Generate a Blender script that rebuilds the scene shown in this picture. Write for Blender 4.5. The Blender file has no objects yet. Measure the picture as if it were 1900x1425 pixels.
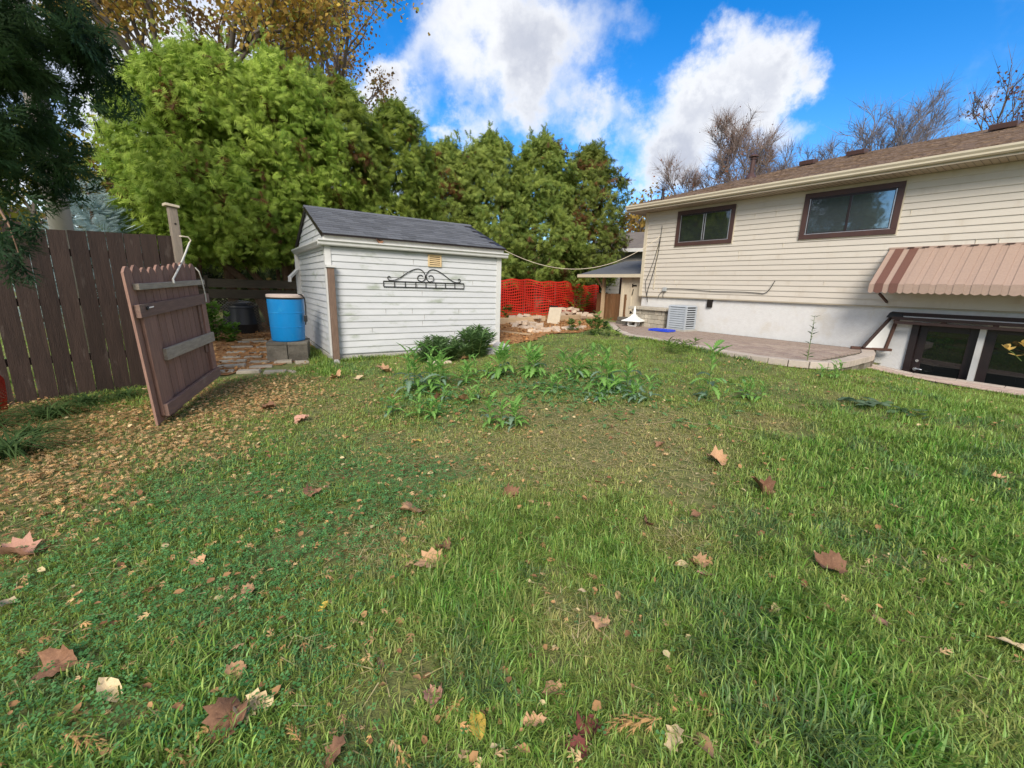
import bpy, bmesh, math, random
import numpy as np
from mathutils import Vector, Matrix
rng = np.random.default_rng(7); rnd = random.Random(7)
C = bpy.context.scene.collection
sc = bpy.context.scene
R = math.radians
# ------------------------------------------------------------------ camera
FPX, PITCH, ROLL, CAMH = 789.2, R(12.863), R(1.804), 1.55
FWD = np.array([0, math.cos(PITCH), -math.sin(PITCH)]); RT = np.array([1., 0, 0]); UP = np.cross(RT, FWD)
RR = math.cos(ROLL) * RT + math.sin(ROLL) * UP; UU = -math.sin(ROLL) * RT + math.cos(ROLL) * UP
CAM = np.array([0, 0, CAMH])
cam = bpy.data.cameras.new('camera'); camo = bpy.data.objects.new('camera', cam); C.objects.link(camo)
cam.sensor_width = 36; cam.lens = 36 * FPX / 1900; cam.clip_end = 2000; cam.clip_start = .05
camo.matrix_world = Matrix(((RR[0], UU[0], -FWD[0], 0), (RR[1], UU[1], -FWD[1], 0), (RR[2], UU[2], -FWD[2], CAMH), (0, 0, 0, 1)))
sc.camera = camo
def ray(px, py): return (px - 950) / FPX * RR - (py - 712.5) / FPX * UU + FWD
def at_z(px, py, z): d = ray(px, py); return CAM + d * ((z - CAMH) / d[2])
def at_depth(px, py, dep): d = ray(px, py); return CAM + d * (dep / math.hypot(d[0], d[1]))
# ------------------------------------------------------------------ world, sun, exposure
SUN_EL, SUN_AZ = R(36), math.atan2(-.12, -1.0)          # azimuth from +Y towards +X
world = bpy.data.worlds.new('World'); sc.world = world; world.use_nodes = True
def build_world():
    nt = world.node_tree; N = nt.nodes; L = nt.links; N.clear()
    def new(t, **k):
        n = N.new(t)
        for a, b in k.items(): setattr(n, a, b)
        return n
    def math_(op, a, b=None, c=None):
        n = new('ShaderNodeMath', operation=op)
        for i, v in enumerate((a, b, c)):
            if v is None: continue
            if isinstance(v, (int, float)): n.inputs[i].default_value = v
            else: L.new(v, n.inputs[i])
        return n.outputs[0]
    out = new('ShaderNodeOutputWorld'); bg = new('ShaderNodeBackground'); bg.inputs['Strength'].default_value = .1
    sky = new('ShaderNodeTexSky', sky_type='NISHITA'); sky.sun_disc = False; sky.sun_elevation = SUN_EL; sky.sun_rotation = SUN_AZ
    sky.air_density = 1.0; sky.dust_density = .4; sky.ozone_density = 2.2; sky.altitude = 100
    hsv = new('ShaderNodeHueSaturation'); hsv.inputs['Hue'].default_value = .507; hsv.inputs['Saturation'].default_value = 1.46; hsv.inputs['Value'].default_value = .74
    L.new(sky.outputs[0], hsv.inputs['Color'])
    tc = new('ShaderNodeTexCoord')
    d = tc.outputs['Generated']
    warp = new('ShaderNodeTexNoise'); warp.inputs['Scale'].default_value = 5.5; warp.inputs['Detail'].default_value = 8; warp.inputs['Roughness'].default_value = .62
    L.new(d, warp.inputs['Vector'])
    sub = new('ShaderNodeVectorMath', operation='SUBTRACT'); L.new(warp.outputs['Color'], sub.inputs[0]); sub.inputs[1].default_value = (.5, .5, .5)
    scl = new('ShaderNodeVectorMath', operation='SCALE'); L.new(sub.outputs[0], scl.inputs[0]); scl.inputs['Scale'].default_value = .30
    dw = new('ShaderNodeVectorMath', operation='ADD'); L.new(d, dw.inputs[0]); L.new(scl.outputs[0], dw.inputs[1])
    n1 = new('ShaderNodeTexNoise'); n1.inputs['Scale'].default_value = 3.2; n1.inputs['Detail'].default_value = 9; n1.inputs['Roughness'].default_value = .58
    L.new(d, n1.inputs['Vector'])
    # cumulus banks: direction (photo pixel), angular size, weight
    blobs = [(950, 50, .15, .5), (985, 125, .105, .5), (870, 15, .11, .36), (1090, 50, .10, .22), (848, 150, .06, .25), (765, 60, .065, .36), (735, 185, .085, .72), (690, 165, .065, .5), (640, 120, .05, .2), (875, 252, .065, .68), (822, 258, .04, .5),
             (1395, 110, .09, .55), (1330, 160, .085, .5), (1450, 150, .06, .35), (1260, 235, .10, .5), (1390, 230, .09, .5), (1085, 240, .06, .5), (1170, 265, .095, .55), (1230, 310, .08, .4), (1170, 90, .08, .22), (1250, 40, .10, .16), (1875, 185, .035, .4), (1480, 240, .05, .3), (640, 330, .12, .35), (420, 80, .25, .35), (150, 200, .25, .3)]
    acc = None
    for px, py, w, a in blobs:
        v = ray(px, py); v = v / np.linalg.norm(v)
        dist = new('ShaderNodeVectorMath', operation='DISTANCE'); L.new(dw.outputs[0], dist.inputs[0]); dist.inputs[1].default_value = tuple(v)
        mr = new('ShaderNodeMapRange', interpolation_type='SMOOTHSTEP'); L.new(dist.outputs['Value'], mr.inputs['Value'])
        mr.inputs['From Min'].default_value = 0; mr.inputs['From Max'].default_value = w * 1.3; mr.inputs['To Min'].default_value = a; mr.inputs['To Max'].default_value = 0
        acc = mr.outputs[0] if acc is None else math_('ADD', acc, mr.outputs[0])
    # elsewhere: broken cloud of the same kind
    n3 = new('ShaderNodeTexNoise'); n3.inputs['Scale'].default_value = 1.6; n3.inputs['Detail'].default_value = 4; L.new(dw.outputs[0], n3.inputs['Vector'])
    fwd = new('ShaderNodeVectorMath', operation='DOT_PRODUCT'); L.new(d, fwd.inputs[0]); v = ray(1050, 300); fwd.inputs[1].default_value = tuple(v / np.linalg.norm(v))
    away = new('ShaderNodeMapRange', interpolation_type='SMOOTHSTEP'); L.new(fwd.outputs['Value'], away.inputs['Value'])
    away.inputs['From Min'].default_value = .45; away.inputs['From Max'].default_value = .8; away.inputs['To Min'].default_value = 1; away.inputs['To Max'].default_value = 0
    el = new('ShaderNodeMapRange', interpolation_type='SMOOTHSTEP'); L.new(n3.outputs[0], el.inputs['Value']); el.inputs['From Min'].default_value = .30; el.inputs['From Max'].default_value = .56; el.inputs['To Max'].default_value = 1.0
    acc = math_('ADD', acc, math_('MULTIPLY', el.outputs[0], away.outputs[0]))
    nb = math_('MULTIPLY', math_('SUBTRACT', n1.outputs[0], .5), 1.75)
    dens = math_('ADD', math_('MINIMUM', acc, 1.0), nb)
    mk = new('ShaderNodeMapRange', interpolation_type='SMOOTHSTEP'); L.new(dens, mk.inputs['Value']); mk.inputs['From Min'].default_value = .08; mk.inputs['From Max'].default_value = .70
    # thick parts turn grey, mottled
    n4 = new('ShaderNodeTexNoise'); n4.inputs['Scale'].default_value = 4.5; n4.inputs['Detail'].default_value = 5; L.new(dw.outputs[0], n4.inputs['Vector'])
    th = new('ShaderNodeMapRange', interpolation_type='SMOOTHSTEP'); L.new(math_('ADD', dens, math_('MULTIPLY', math_('SUBTRACT', n4.outputs[0], .5), 1.3)), th.inputs['Value']); th.inputs['From Min'].default_value = .42; th.inputs['From Max'].default_value = 1.15
    cm = new('ShaderNodeMixRGB'); L.new(th.outputs[0], cm.inputs[0]); cm.inputs[1].default_value = (3.35, 3.4, 3.5, 1); cm.inputs[2].default_value = (2.05, 2.15, 2.45, 1)
    mx = new('ShaderNodeMixRGB'); L.new(math_('MULTIPLY', mk.outputs[0], .97), mx.inputs[0]); L.new(hsv.outputs[0], mx.inputs[1]); L.new(cm.outputs[0], mx.inputs[2])
    L.new(mx.outputs[0], bg.inputs['Color']); L.new(bg.outputs[0], out.inputs['Surface'])
build_world()
sun = bpy.data.lights.new('sun', 'SUN'); suno = bpy.data.objects.new('sun', sun); C.objects.link(suno)
sun.energy = 1.5; sun.angle = R(28); sun.color = (1, .93, .82)
sdir = Vector((math.sin(SUN_AZ) * math.cos(SUN_EL), math.cos(SUN_AZ) * math.cos(SUN_EL), math.sin(SUN_EL)))
suno.rotation_euler = sdir.to_track_quat('Z', 'Y').to_euler(); suno.location = (8, -8, 12)
vs = sc.view_settings; vs.view_transform = 'Standard'; vs.look = 'None'; vs.gamma = 1; vs.use_curve_mapping = False; vs.exposure = 1.6
try: sc.cycles.max_bounces = 6; sc.cycles.transparent_max_bounces = 12; sc.cycles.use_denoising = True
except Exception: pass
# ------------------------------------------------------------------ helpers
def tag(o, label=None, cat=None, group=None, kind=None):
    if label: o['label'] = label
    if cat: o['category'] = cat
    if group: o['group'] = group
    if kind: o['kind'] = kind
    return o
def thing(name, label, cat, loc=(0, 0, 0), rotz=0, group=None):
    o = bpy.data.objects.new(name, None); C.objects.link(o); o.location = tuple(loc); o.rotation_euler = (0, 0, rotz); o.empty_display_size = .1
    return tag(o, label, cat, group)
def link(name, mesh, parent=None, loc=None, rot=None, scl=None):
    o = bpy.data.objects.new(name, mesh); C.objects.link(o)
    if parent: o.parent = parent
    if loc is not None: o.location = tuple(loc)
    if rot is not None: o.rotation_euler = tuple(rot)
    if scl is not None: o.scale = scl if hasattr(scl, '__len__') else (scl,) * 3
    return o
class MB:
    def __init__(s): s.V = []; s.F = []
    def add(s, vs, fs):
        b = len(s.V); s.V += [tuple(map(float, v)) for v in vs]; s.F += [tuple(b + i for i in f) for f in fs]; return s
    def bx(s, x0, x1, y0, y1, z0, z1):
        return s.add([(x0, y0, z0), (x1, y0, z0), (x1, y1, z0), (x0, y1, z0), (x0, y0, z1), (x1, y0, z1), (x1, y1, z1), (x0, y1, z1)],
                     [(0, 3, 2, 1), (4, 5, 6, 7), (0, 1, 5, 4), (1, 2, 6, 5), (2, 3, 7, 6), (3, 0, 4, 7)])
    def hexa(s, p): return s.add(p, [(0, 3, 2, 1), (4, 5, 6, 7), (0, 1, 5, 4), (1, 2, 6, 5), (2, 3, 7, 6), (3, 0, 4, 7)])
    def beam(s, p, q, w, h, up=(0, 0, 1)):
        p = Vector(p); q = Vector(q); d = (q - p).normalized(); u = Vector(up); sd = d.cross(u)
        if sd.length < 1e-4: sd = d.cross(Vector((1, 0, 0)))
        sd.normalize(); u = sd.cross(d); a = sd * w / 2; b = u * h / 2
        return s.hexa([p - a - b, p + a - b, q + a - b, q - a - b, p - a + b, p + a + b, q + a + b, q - a + b])
    def tube(s, pts, r, n=6, cap=True):
        P = [Vector(tuple(map(float, p))) for p in pts]; m = len(P); rs = r if hasattr(r, '__len__') else [r] * m
        t0 = (P[1] - P[0]).normalized(); ref = Vector((0, 0, 1)) if abs(t0.z) < .9 else Vector((1, 0, 0)); vs = []
        for i, p in enumerate(P):
            t = (P[min(i + 1, m - 1)] - P[max(i - 1, 0)]).normalized(); a = t.cross(ref)
            if a.length < 1e-3: a = t.cross(Vector((0, 1, 0)))
            a.normalize(); b = t.cross(a); ref = -b if b.dot(-ref) > 0 else ref; ref = a.cross(t)
            for k in range(n):
                th = 2 * math.pi * k / n; vs.append(p + (a * math.cos(th) + b * math.sin(th)) * rs[i])
        fs = [(i * n + k, i * n + (k + 1) % n, (i + 1) * n + (k + 1) % n, (i + 1) * n + k) for i in range(m - 1) for k in range(n)]
        if cap: fs += [tuple(range(n - 1, -1, -1)), tuple((m - 1) * n + k for k in range(n))]
        return s.add(vs, fs)
    def lathe(s, prof, n=24, c=(0, 0, 0), sq=(1, 1)):
        vs = []; m = len(prof)
        for r, z in prof:
            for k in range(n):
                th = 2 * math.pi * k / n; vs.append((c[0] + r * math.cos(th) * sq[0], c[1] + r * math.sin(th) * sq[1], c[2] + z))
        fs = [(i * n + k, i * n + (k + 1) % n, (i + 1) * n + (k + 1) % n, (i + 1) * n + k) for i in range(m - 1) for k in range(n)]
        fs += [tuple(range(n - 1, -1, -1)), tuple((m - 1) * n + k for k in range(n))]
        return s.add(vs, fs)
    def prism(s, poly, a0, a1, ax='x'):
        n = len(poly)
        def mk(p, a): return (a, p[0], p[1]) if ax == 'x' else ((p[0], a, p[1]) if ax == 'y' else (p[0], p[1], a))
        vs = [mk(p, a0) for p in poly] + [mk(p, a1) for p in poly]
        return s.add(vs, [tuple(range(n - 1, -1, -1)), tuple(range(n, 2 * n))] + [(i, (i + 1) % n, n + (i + 1) % n, n + i) for i in range(n)])
    def mesh(s, name, m, smooth=False, fix=True):
        me = bpy.data.meshes.new(name); me.from_pydata(s.V, [], s.F)
        if fix:
            bm = bmesh.new(); bm.from_mesh(me); bmesh.ops.recalc_face_normals(bm, faces=bm.faces); bm.to_mesh(me); bm.free()
        if m: me.materials.append(m)
        if smooth:
            for p in me.polygons: p.use_smooth = True
        return me
    def build(s, name, m, parent=None, smooth=False, bev=0, kind=None, label=None, **k):
        o = link(name, s.mesh(name, m, smooth), parent, **k)
        if bev:
            b = o.modifiers.new('edge', 'BEVEL'); b.width = bev; b.segments = 2; b.limit_method = 'ANGLE'; b.angle_limit = R(40)
        return tag(o, label, kind=kind)
def fastmesh(name, V, T, m, parent=None, col=None, kind=None, smooth=False, label=None, cat=None):
    V = np.ascontiguousarray(V, np.float32); T = np.ascontiguousarray(T, np.int32)
    me = bpy.data.meshes.new(name); me.vertices.add(len(V)); me.vertices.foreach_set('co', V.ravel())
    me.loops.add(T.size); me.loops.foreach_set('vertex_index', T.ravel()); me.polygons.add(len(T))
    me.polygons.foreach_set('loop_start', np.arange(len(T), dtype=np.int32) * 3); me.polygons.foreach_set('loop_total', np.full(len(T), 3, np.int32))
    if smooth: me.polygons.foreach_set('use_smooth', np.ones(len(T), bool))
    me.update(calc_edges=True)
    if col is not None:
        a = me.color_attributes.new('col', 'FLOAT_COLOR', 'POINT'); c4 = np.ones((len(V), 4), np.float32); c4[:, :3] = col; a.data.foreach_set('color', c4.ravel())
    me.materials.append(m); o = link(name, me, parent)
    return tag(o, label, cat, kind=kind)
def rotmats(ax, nr):
    """frames from axis (y) and approximate normal (z): columns x,y,z; N x 3 x 3"""
    y = ax / np.linalg.norm(ax, axis=1, keepdims=True); x = np.cross(y, nr); x /= np.linalg.norm(x, axis=1, keepdims=True) + 1e-9; z = np.cross(x, y)
    return np.stack([x, y, z], axis=2)
def scatter(pv, pt, M, pos, scale, cols=None):
    """copies of one small mesh joined into one: proto verts, proto tris, N frames, N positions, N scales"""
    n = len(pos); k = len(pv)
    V = np.einsum('nij,kj->nki', M, pv) * np.asarray(scale).reshape(-1, 1, 1) + pos[:, None, :]
    T = (pt[None] + (np.arange(n) * k)[:, None, None]).reshape(-1, 3)
    return V.reshape(-1, 3), T, (None if cols is None else np.repeat(cols, k, axis=0))
def merge(parts):
    V, T, K, b = [], [], [], 0
    for v, t, c in parts: V.append(v); T.append(t + b); K.append(c); b += len(v)
    return np.concatenate(V), np.concatenate(T), np.concatenate(K)
def unit(n): v = rng.normal(size=(n, 3)); return v / np.linalg.norm(v, axis=1, keepdims=True)
_g = rng.random((64, 64))
def vnoise(x, y, s):
    x = np.asarray(x) / s + 137.3; y = np.asarray(y) / s + 71.7; i = np.floor(x).astype(int); j = np.floor(y).astype(int); u = x - i; v = y - j
    u = u * u * (3 - 2 * u); v = v * v * (3 - 2 * v); g = lambda a, b: _g[a % 64, b % 64]
    return (g(i, j) * (1 - u) + g(i + 1, j) * u) * (1 - v) + (g(i, j + 1) * (1 - u) + g(i + 1, j + 1) * u) * v
def fbm(x, y, s): return .5 * vnoise(x, y, s) + .3 * vnoise(x + 9, y - 4, s * .47) + .2 * vnoise(x - 5, y + 8, s * .21)
def sstep(a, b, x): t = np.clip((x - a) / (b - a), 0, 1); return t * t * (3 - 2 * t)
# ------------------------------------------------------------------ materials
def base_nodes(name):
    m = bpy.data.materials.new(name); m.use_nodes = True; nt = m.node_tree; nt.nodes.clear()
    return m, nt, nt.nodes.new('ShaderNodeOutputMaterial')
def pm(name, c1, c2=None, scale=6, rough=.75, bump=0., bscale=None, stretch=(1, 1, 1), rv=0., spec=.3, detail=7, c3=None, s3=1.3, t3=.58, metal=0., st3=(1, 1, 1), hv=0.):
    """noise-mottled surface; c3 = worn or stained patches; rv = value change from object to object"""
    m, nt, out = base_nodes(name); N = nt.nodes; L = nt.links; b = N.new('ShaderNodeBsdfPrincipled'); L.new(b.outputs[0], out.inputs[0])
    b.inputs['Roughness'].default_value = rough; b.inputs['Specular IOR Level'].default_value = spec; b.inputs['Metallic'].default_value = metal
    tc = N.new('ShaderNodeTexCoord'); oi = N.new('ShaderNodeObjectInfo')
    add = N.new('ShaderNodeVectorMath'); add.operation = 'MULTIPLY_ADD'; L.new(oi.outputs['Random'], add.inputs[0]); add.inputs[1].default_value = (17, 31, 23); L.new(tc.outputs['Object'], add.inputs[2])
    def noise(sc_, st, det=detail):
        mp = N.new('ShaderNodeMapping'); L.new(add.outputs[0] if rv else tc.outputs['Object'], mp.inputs[0]); mp.inputs['Scale'].default_value = st
        n = N.new('ShaderNodeTexNoise'); n.inputs['Scale'].default_value = sc_; n.inputs['Detail'].default_value = det; n.inputs['Roughness'].default_value = .6; L.new(mp.outputs[0], n.inputs['Vector']); return n.outputs[0]
    def rng_(v, a, bb):
        r = N.new('ShaderNodeMapRange'); L.new(v, r.inputs[0]); r.inputs['From Min'].default_value = a; r.inputs['From Max'].default_value = bb; return r.outputs[0]
    n1 = noise(scale, stretch); mx = N.new('ShaderNodeMixRGB'); L.new(rng_(n1, .3, .7), mx.inputs[0]); mx.inputs[1].default_value = (*c1, 1); mx.inputs[2].default_value = (*(c2 or c1), 1); col = mx.outputs[0]
    if c3:
        m3 = N.new('ShaderNodeMixRGB'); L.new(rng_(noise(s3, st3), t3, t3 + .14), m3.inputs[0]); L.new(col, m3.inputs[1]); m3.inputs[2].default_value = (*c3, 1); col = m3.outputs[0]
    if rv or hv:
        h = N.new('ShaderNodeHueSaturation'); L.new(col, h.inputs['Color'])
        r = N.new('ShaderNodeMapRange'); L.new(oi.outputs['Random'], r.inputs[0]); r.inputs['To Min'].default_value = 1 - rv; r.inputs['To Max'].default_value = 1 + rv; L.new(r.outputs[0], h.inputs['Value'])
        if hv:
            mm = N.new('ShaderNodeMath'); mm.operation = 'MULTIPLY_ADD'; L.new(oi.outputs['Random'], mm.inputs[0]); mm.inputs[1].default_value = hv; mm.inputs[2].default_value = .5 - hv / 2; L.new(mm.outputs[0], h.inputs['Hue'])
        col = h.outputs[0]
    L.new(col, b.inputs['Base Color'])
    if bump:
        bp = N.new('ShaderNodeBump'); bp.inputs['Strength'].default_value = bump; bp.inputs['Distance'].default_value = .02; L.new(noise(bscale or scale * 3, stretch, 5), bp.inputs['Height']); L.new(bp.outputs[0], b.inputs['Normal'])
    return m
def leafm(name, trans=.35, rough=.55, spec=.25, mul=1.0):
    """foliage: colour of each blade or leaf from its 'col' attribute, light passing through"""
    m, nt, out = base_nodes(name); N = nt.nodes; L = nt.links
    a = N.new('ShaderNodeAttribute'); a.attribute_name = 'col'; b = N.new('ShaderNodeBsdfPrincipled'); b.inputs['Roughness'].default_value = rough; b.inputs['Specular IOR Level'].default_value = spec
    t = N.new('ShaderNodeBsdfTranslucent'); mx = N.new('ShaderNodeMixShader'); mx.inputs[0].default_value = trans
    L.new(a.outputs['Color'], b.inputs['Base Color']); L.new(a.outputs['Color'], t.inputs['Color']); L.new(b.outputs[0], mx.inputs[1]); L.new(t.outputs[0], mx.inputs[2]); L.new(mx.outputs[0], out.inputs[0]); return m
def glassm(name, base, lvl=1.0, rough=.03, bump=.0):
    m, nt, out = base_nodes(name); b = nt.nodes.new('ShaderNodeBsdfPrincipled'); b.inputs['Base Color'].default_value = (*base, 1); b.inputs['Roughness'].default_value = rough; b.inputs['Specular IOR Level'].default_value = lvl; b.inputs['IOR'].default_value = 1.6
    nt.links.new(b.outputs[0], out.inputs[0])
    if bump:
        n = nt.nodes.new('ShaderNodeTexNoise'); n.inputs['Scale'].default_value = 2.5; bp = nt.nodes.new('ShaderNodeBump'); bp.inputs['Strength'].default_value = bump; bp.inputs['Distance'].default_value = .02
        nt.links.new(n.outputs[0], bp.inputs['Height']); nt.links.new(bp.outputs[0], b.inputs['Normal'])
    return m
M = {}
M['soil'] = pm('soil', (.21, .20, .07), (.11, .135, .04), 9, .95, 1.0, 45, c3=(.20, .14, .07), s3=1.1, t3=.6)
M['mulch'] = pm('mulch', (.28, .13, .05), (.42, .22, .09), 22, .95, .8, 40, c3=(.16, .09, .04), s3=9)
M['vinyl_white'] = pm('vinyl_white', (.60, .605, .61), (.53, .54, .55), 2.0, .42, .03, 60, (1, 1, 3), rv=.03, c3=(.34, .37, .31), s3=2.6, t3=.56, st3=(.7, .7, 1.6))
M['trim_white'] = pm('trim_white', (.64, .64, .62), (.57, .56, .54), 5, .45, .03, 40, c3=(.50, .47, .42), s3=7, t3=.66)
M['peeling'] = pm('peeling_paint', (.74, .74, .70), (.62, .60, .54), 7, .7, .2, 30, c3=(.28, .20, .13), s3=9, t3=.66)
M['vinyl_beige'] = pm('vinyl_beige', (.60, .545, .47), (.56, .51, .44), 1.6, .45, .03, 60, (1, 1, 4), rv=.025, c3=(.53, .47, .39), s3=1.3, t3=.56, st3=(3, 3, .35))
M['trim_beige'] = pm('trim_beige', (.60, .53, .40), (.55, .48, .36), 3, .4, .02, 40)
M['soffit'] = pm('soffit', (.42, .36, .27), (.38, .32, .24), 3, .6)
M['stucco'] = pm('stucco', (.69, .68, .665), (.63, .615, .60), 12, .85, .45, 60, c3=(.60, .56, .50), s3=1.6, t3=.54)
M['shingle_grey'] = pm('shingle_grey', (.085, .09, .10), (.15, .155, .17), 60, .9, .5, 160, rv=.22)
M['shingle_brown'] = pm('shingle_brown', (.20, .13, .085), (.11, .075, .055), 5, .92, .6, 90, c3=(.29, .20, .13), s3=9, t3=.52)
M['shingle_far'] = pm('shingle_far', (.20, .17, .14), (.13, .11, .10), 4, .92, .4, 60)
M['trim_brown'] = pm('trim_brown', (.085, .045, .038), (.065, .036, .032), 6, .4, .03, 40)
M['dark_sash'] = pm('dark_sash', (.022, .015, .015), (.03, .02, .02), 8, .35)
M['alu'] = pm('aluminium', (.55, .55, .56), (.42, .42, .44), 20, .35, metal=.6)
M['glass'] = glassm('window_glass', (.018, .022, .024), 1.0, .04, .06)
M['glass2'] = glassm('window_glass_bright', (.055, .068, .075), 2.6, .05, .12)
M['door_glass'] = glassm('door_glass', (.006, .008, .009), .6, .03, .04)
M['fence'] = pm('fence_wood', (.056, .036, .028), (.032, .021, .017), 4, .8, .4, 18, (9, 9, .7), rv=.22, c3=(.12, .095, .08), s3=2.2, t3=.60, st3=(4, 4, 1))
M['gate'] = pm('gate_wood', (.31, .18, .135), (.20, .115, .088), 5, .8, .35, 20, (9, 9, .8), rv=.14, c3=(.26, .17, .13), s3=4, t3=.62, st3=(5, 5, 1))
M['rail'] = pm('rail_wood', (.25, .155, .12), (.175, .11, .088), 5, .8, .35, 24, (1, 8, 8), rv=.12, c3=(.30, .24, .18), s3=3, t3=.6)
M['grey_wood'] = pm('grey_wood', (.42, .36, .28), (.28, .235, .19), 6, .85, .5, 26, (1.2, 6, 9), rv=.1)
M['post_wood'] = pm('post_wood', (.30, .25, .20), (.20, .165, .135), 7, .85, .5, 30, (7, 7, .9), c3=(.12, .09, .075), s3=3, t3=.64, st3=(4, 4, .7))
M['brown_post'] = pm('brown_post', (.22, .145, .105), (.145, .095, .07), 7, .85, .5, 30, (7, 7, .9), c3=(.33, .26, .2), s3=3, t3=.62, st3=(4, 4, .7))
M['old_board'] = pm('old_board', (.075, .062, .042), (.045, .038, .028), 5, .9, .4, 24, (1, 8, 8), rv=.15)
M['concrete'] = pm('concrete', (.44, .42, .38), (.34, .33, .29), 9, .92, .4, 50, c3=(.25, .25, .20), s3=2.5, t3=.58, rv=.06)
M['stone_dark'] = pm('block_stone', (.10, .09, .072), (.18, .16, .13), 6, .9, .8, 22, rv=.2, c3=(.08, .08, .06), s3=3, t3=.6)
M['wall_block'] = pm('wall_block', (.30, .265, .21), (.22, .195, .16), 7, .92, .9, 26, rv=.16, c3=(.36, .33, .27), s3=4, t3=.6)
M['planter_block'] = pm('planter_block', (.44, .39, .31), (.34, .31, .25), 6, .92, .7, 24, rv=.12, c3=(.24, .23, .19), s3=3, t3=.58)
M['coping'] = pm('coping', (.50, .425, .36), (.42, .355, .30), 9, .9, .3, 60, rv=.08, c3=(.38, .34, .30), s3=4, t3=.62)
M['paver'] = pm('paver', (.37, .285, .235), (.29, .225, .185), 10, .9, .35, 60, rv=.16, hv=.02, c3=(.26, .20, .16), s3=5, t3=.6)
M['paver_pale'] = pm('paver_pale', (.52, .40, .33), (.46, .35, .29), 10, .9, .35, 60, rv=.12, hv=.02, c3=(.36, .29, .23), s3=5, t3=.6)
M['joint'] = pm('joint_sand', (.16, .13, .10), (.10, .09, .06), 14, .95)
M['tan_brick'] = pm('tan_brick', (.58, .45, .33), (.47, .37, .28), 9, .9, .4, 40, rv=.16, c3=(.36, .30, .24), s3=6, t3=.62)
M['timber'] = pm('timber', (.50, .37, .23), (.40, .29, .18), 6, .85, .4, 26, (1, 7, 7), rv=.1)
M['slab_tan'] = pm('slab_tan', (.60, .52, .39), (.52, .44, .33), 8, .9, .3, 40)
M['flag'] = pm('flagstone', (.40, .345, .27), (.31, .27, .21), 7, .92, .6, 30, rv=.16, c3=(.20, .18, .11), s3=5, t3=.6)
M['slab_grey'] = pm('slab_grey', (.48, .46, .44), (.40, .38, .36), 8, .92, .4, 40, rv=.08, c3=(.33, .27, .22), s3=5, t3=.6)
M['blue'] = pm('blue_plastic', (.004, .23, .58), (.005, .20, .52), 2.5, .33, .02, 20, spec=.5, c3=(.03, .30, .60), s3=3, t3=.6)
M['barrel_lid'] = pm('barrel_lid', (.62, .50, .44), (.55, .44, .38), 8, .7, .2, 40)
M['black_plastic'] = pm('black_plastic', (.012, .013, .015), (.02, .02, .022), 5, .38, .05, 60, spec=.5, c3=(.05, .048, .045), s3=2, t3=.64)
M['iron'] = pm('black_iron', (.012, .011, .011), (.02, .018, .017), 30, .5)
M['vent'] = pm('vent_cream', (.66, .50, .28), (.58, .43, .24), 12, .6)
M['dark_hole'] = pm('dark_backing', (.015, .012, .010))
M['orange'] = pm('orange_plastic', (.52, .026, .013), (.42, .020, .012), 3, .45, spec=.4)
M['cream'] = pm('cream_paint', (.62, .535, .40), (.54, .46, .34), 4, .75, .1, 40, (3, 3, .8), c3=(.42, .36, .26), s3=2, t3=.6)
M['brown_panel'] = pm('brown_panel', (.26, .135, .06), (.18, .095, .045), 5, .8, .3, 24, (8, 8, .8), rv=.15, c3=(.36, .25, .14), s3=3, t3=.6, st3=(4, 4, 1))
M['far_siding'] = pm('far_siding', (.36, .34, .31), (.32, .30, .275), 2, .6, .05, 40)
M['awning'] = pm('awning_tan', (.40, .285, .225), (.355, .25, .20), 30, .45, .08, 90, rv=.03, c3=(.42, .30, .24), s3=2.2, t3=.66)
M['awning_brown'] = pm('awning_brown', (.17, .082, .062), (.15, .072, .056), 30, .45, .08, 90)
M['ac'] = pm('ac_paint', (.40, .43, .46), (.35, .38, .41), 6, .45)
M['white_plaster'] = pm('white_plaster', (.80, .80, .77), (.74, .73, .69), 6, .6, .1, 40)
M['tray'] = pm('tray_blue', (.02, .065, .62), (.02, .06, .55), 5, .4, spec=.5)
M['grey_box'] = pm('grey_box', (.40, .42, .42), (.34, .36, .36), 8, .5)
M['cable'] = pm('cable_black', (.03, .03, .032)); M['rope'] = pm('rope', (.70, .67, .58), (.6, .57, .48), 40, .8); M['cord'] = pm('cord', (.66, .58, .44), (.6, .5, .38), 40, .7)
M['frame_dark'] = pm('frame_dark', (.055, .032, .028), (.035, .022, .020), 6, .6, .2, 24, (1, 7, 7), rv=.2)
M['rust'] = pm('rusty_brown', (.10, .048, .034), (.07, .034, .025), 8, .7)
M['lock'] = pm('handle_metal', (.75, .75, .75), (.7, .7, .7), 8, .25, metal=.9)
M['pole'] = pm('pole_concrete', (.52, .48, .42), (.44, .41, .36), 4, .9, .2, 40)
M['bark'] = pm('bark', (.17, .12, .085), (.10, .072, .052), 6, .92, .8, 14, (5, 5, .7))
M['bark_red'] = pm('cedar_bark', (.32, .20, .13), (.19, .12, .08), 6, .92, .8, 14, (6, 6, .6))
M['bark_grey'] = pm('bark_grey', (.20, .165, .145), (.15, .125, .11), 5, .92, .4, 14)
M['leaf'] = leafm('foliage', .48); M['grass'] = leafm('grass_blades', .38, .5, .3); M['dry'] = leafm('dry_leaf', .18, .7, .2)
M['stem'] = pm('green_stem', (.13, .19, .05), (.1, .15, .04), 9, .6)
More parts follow.
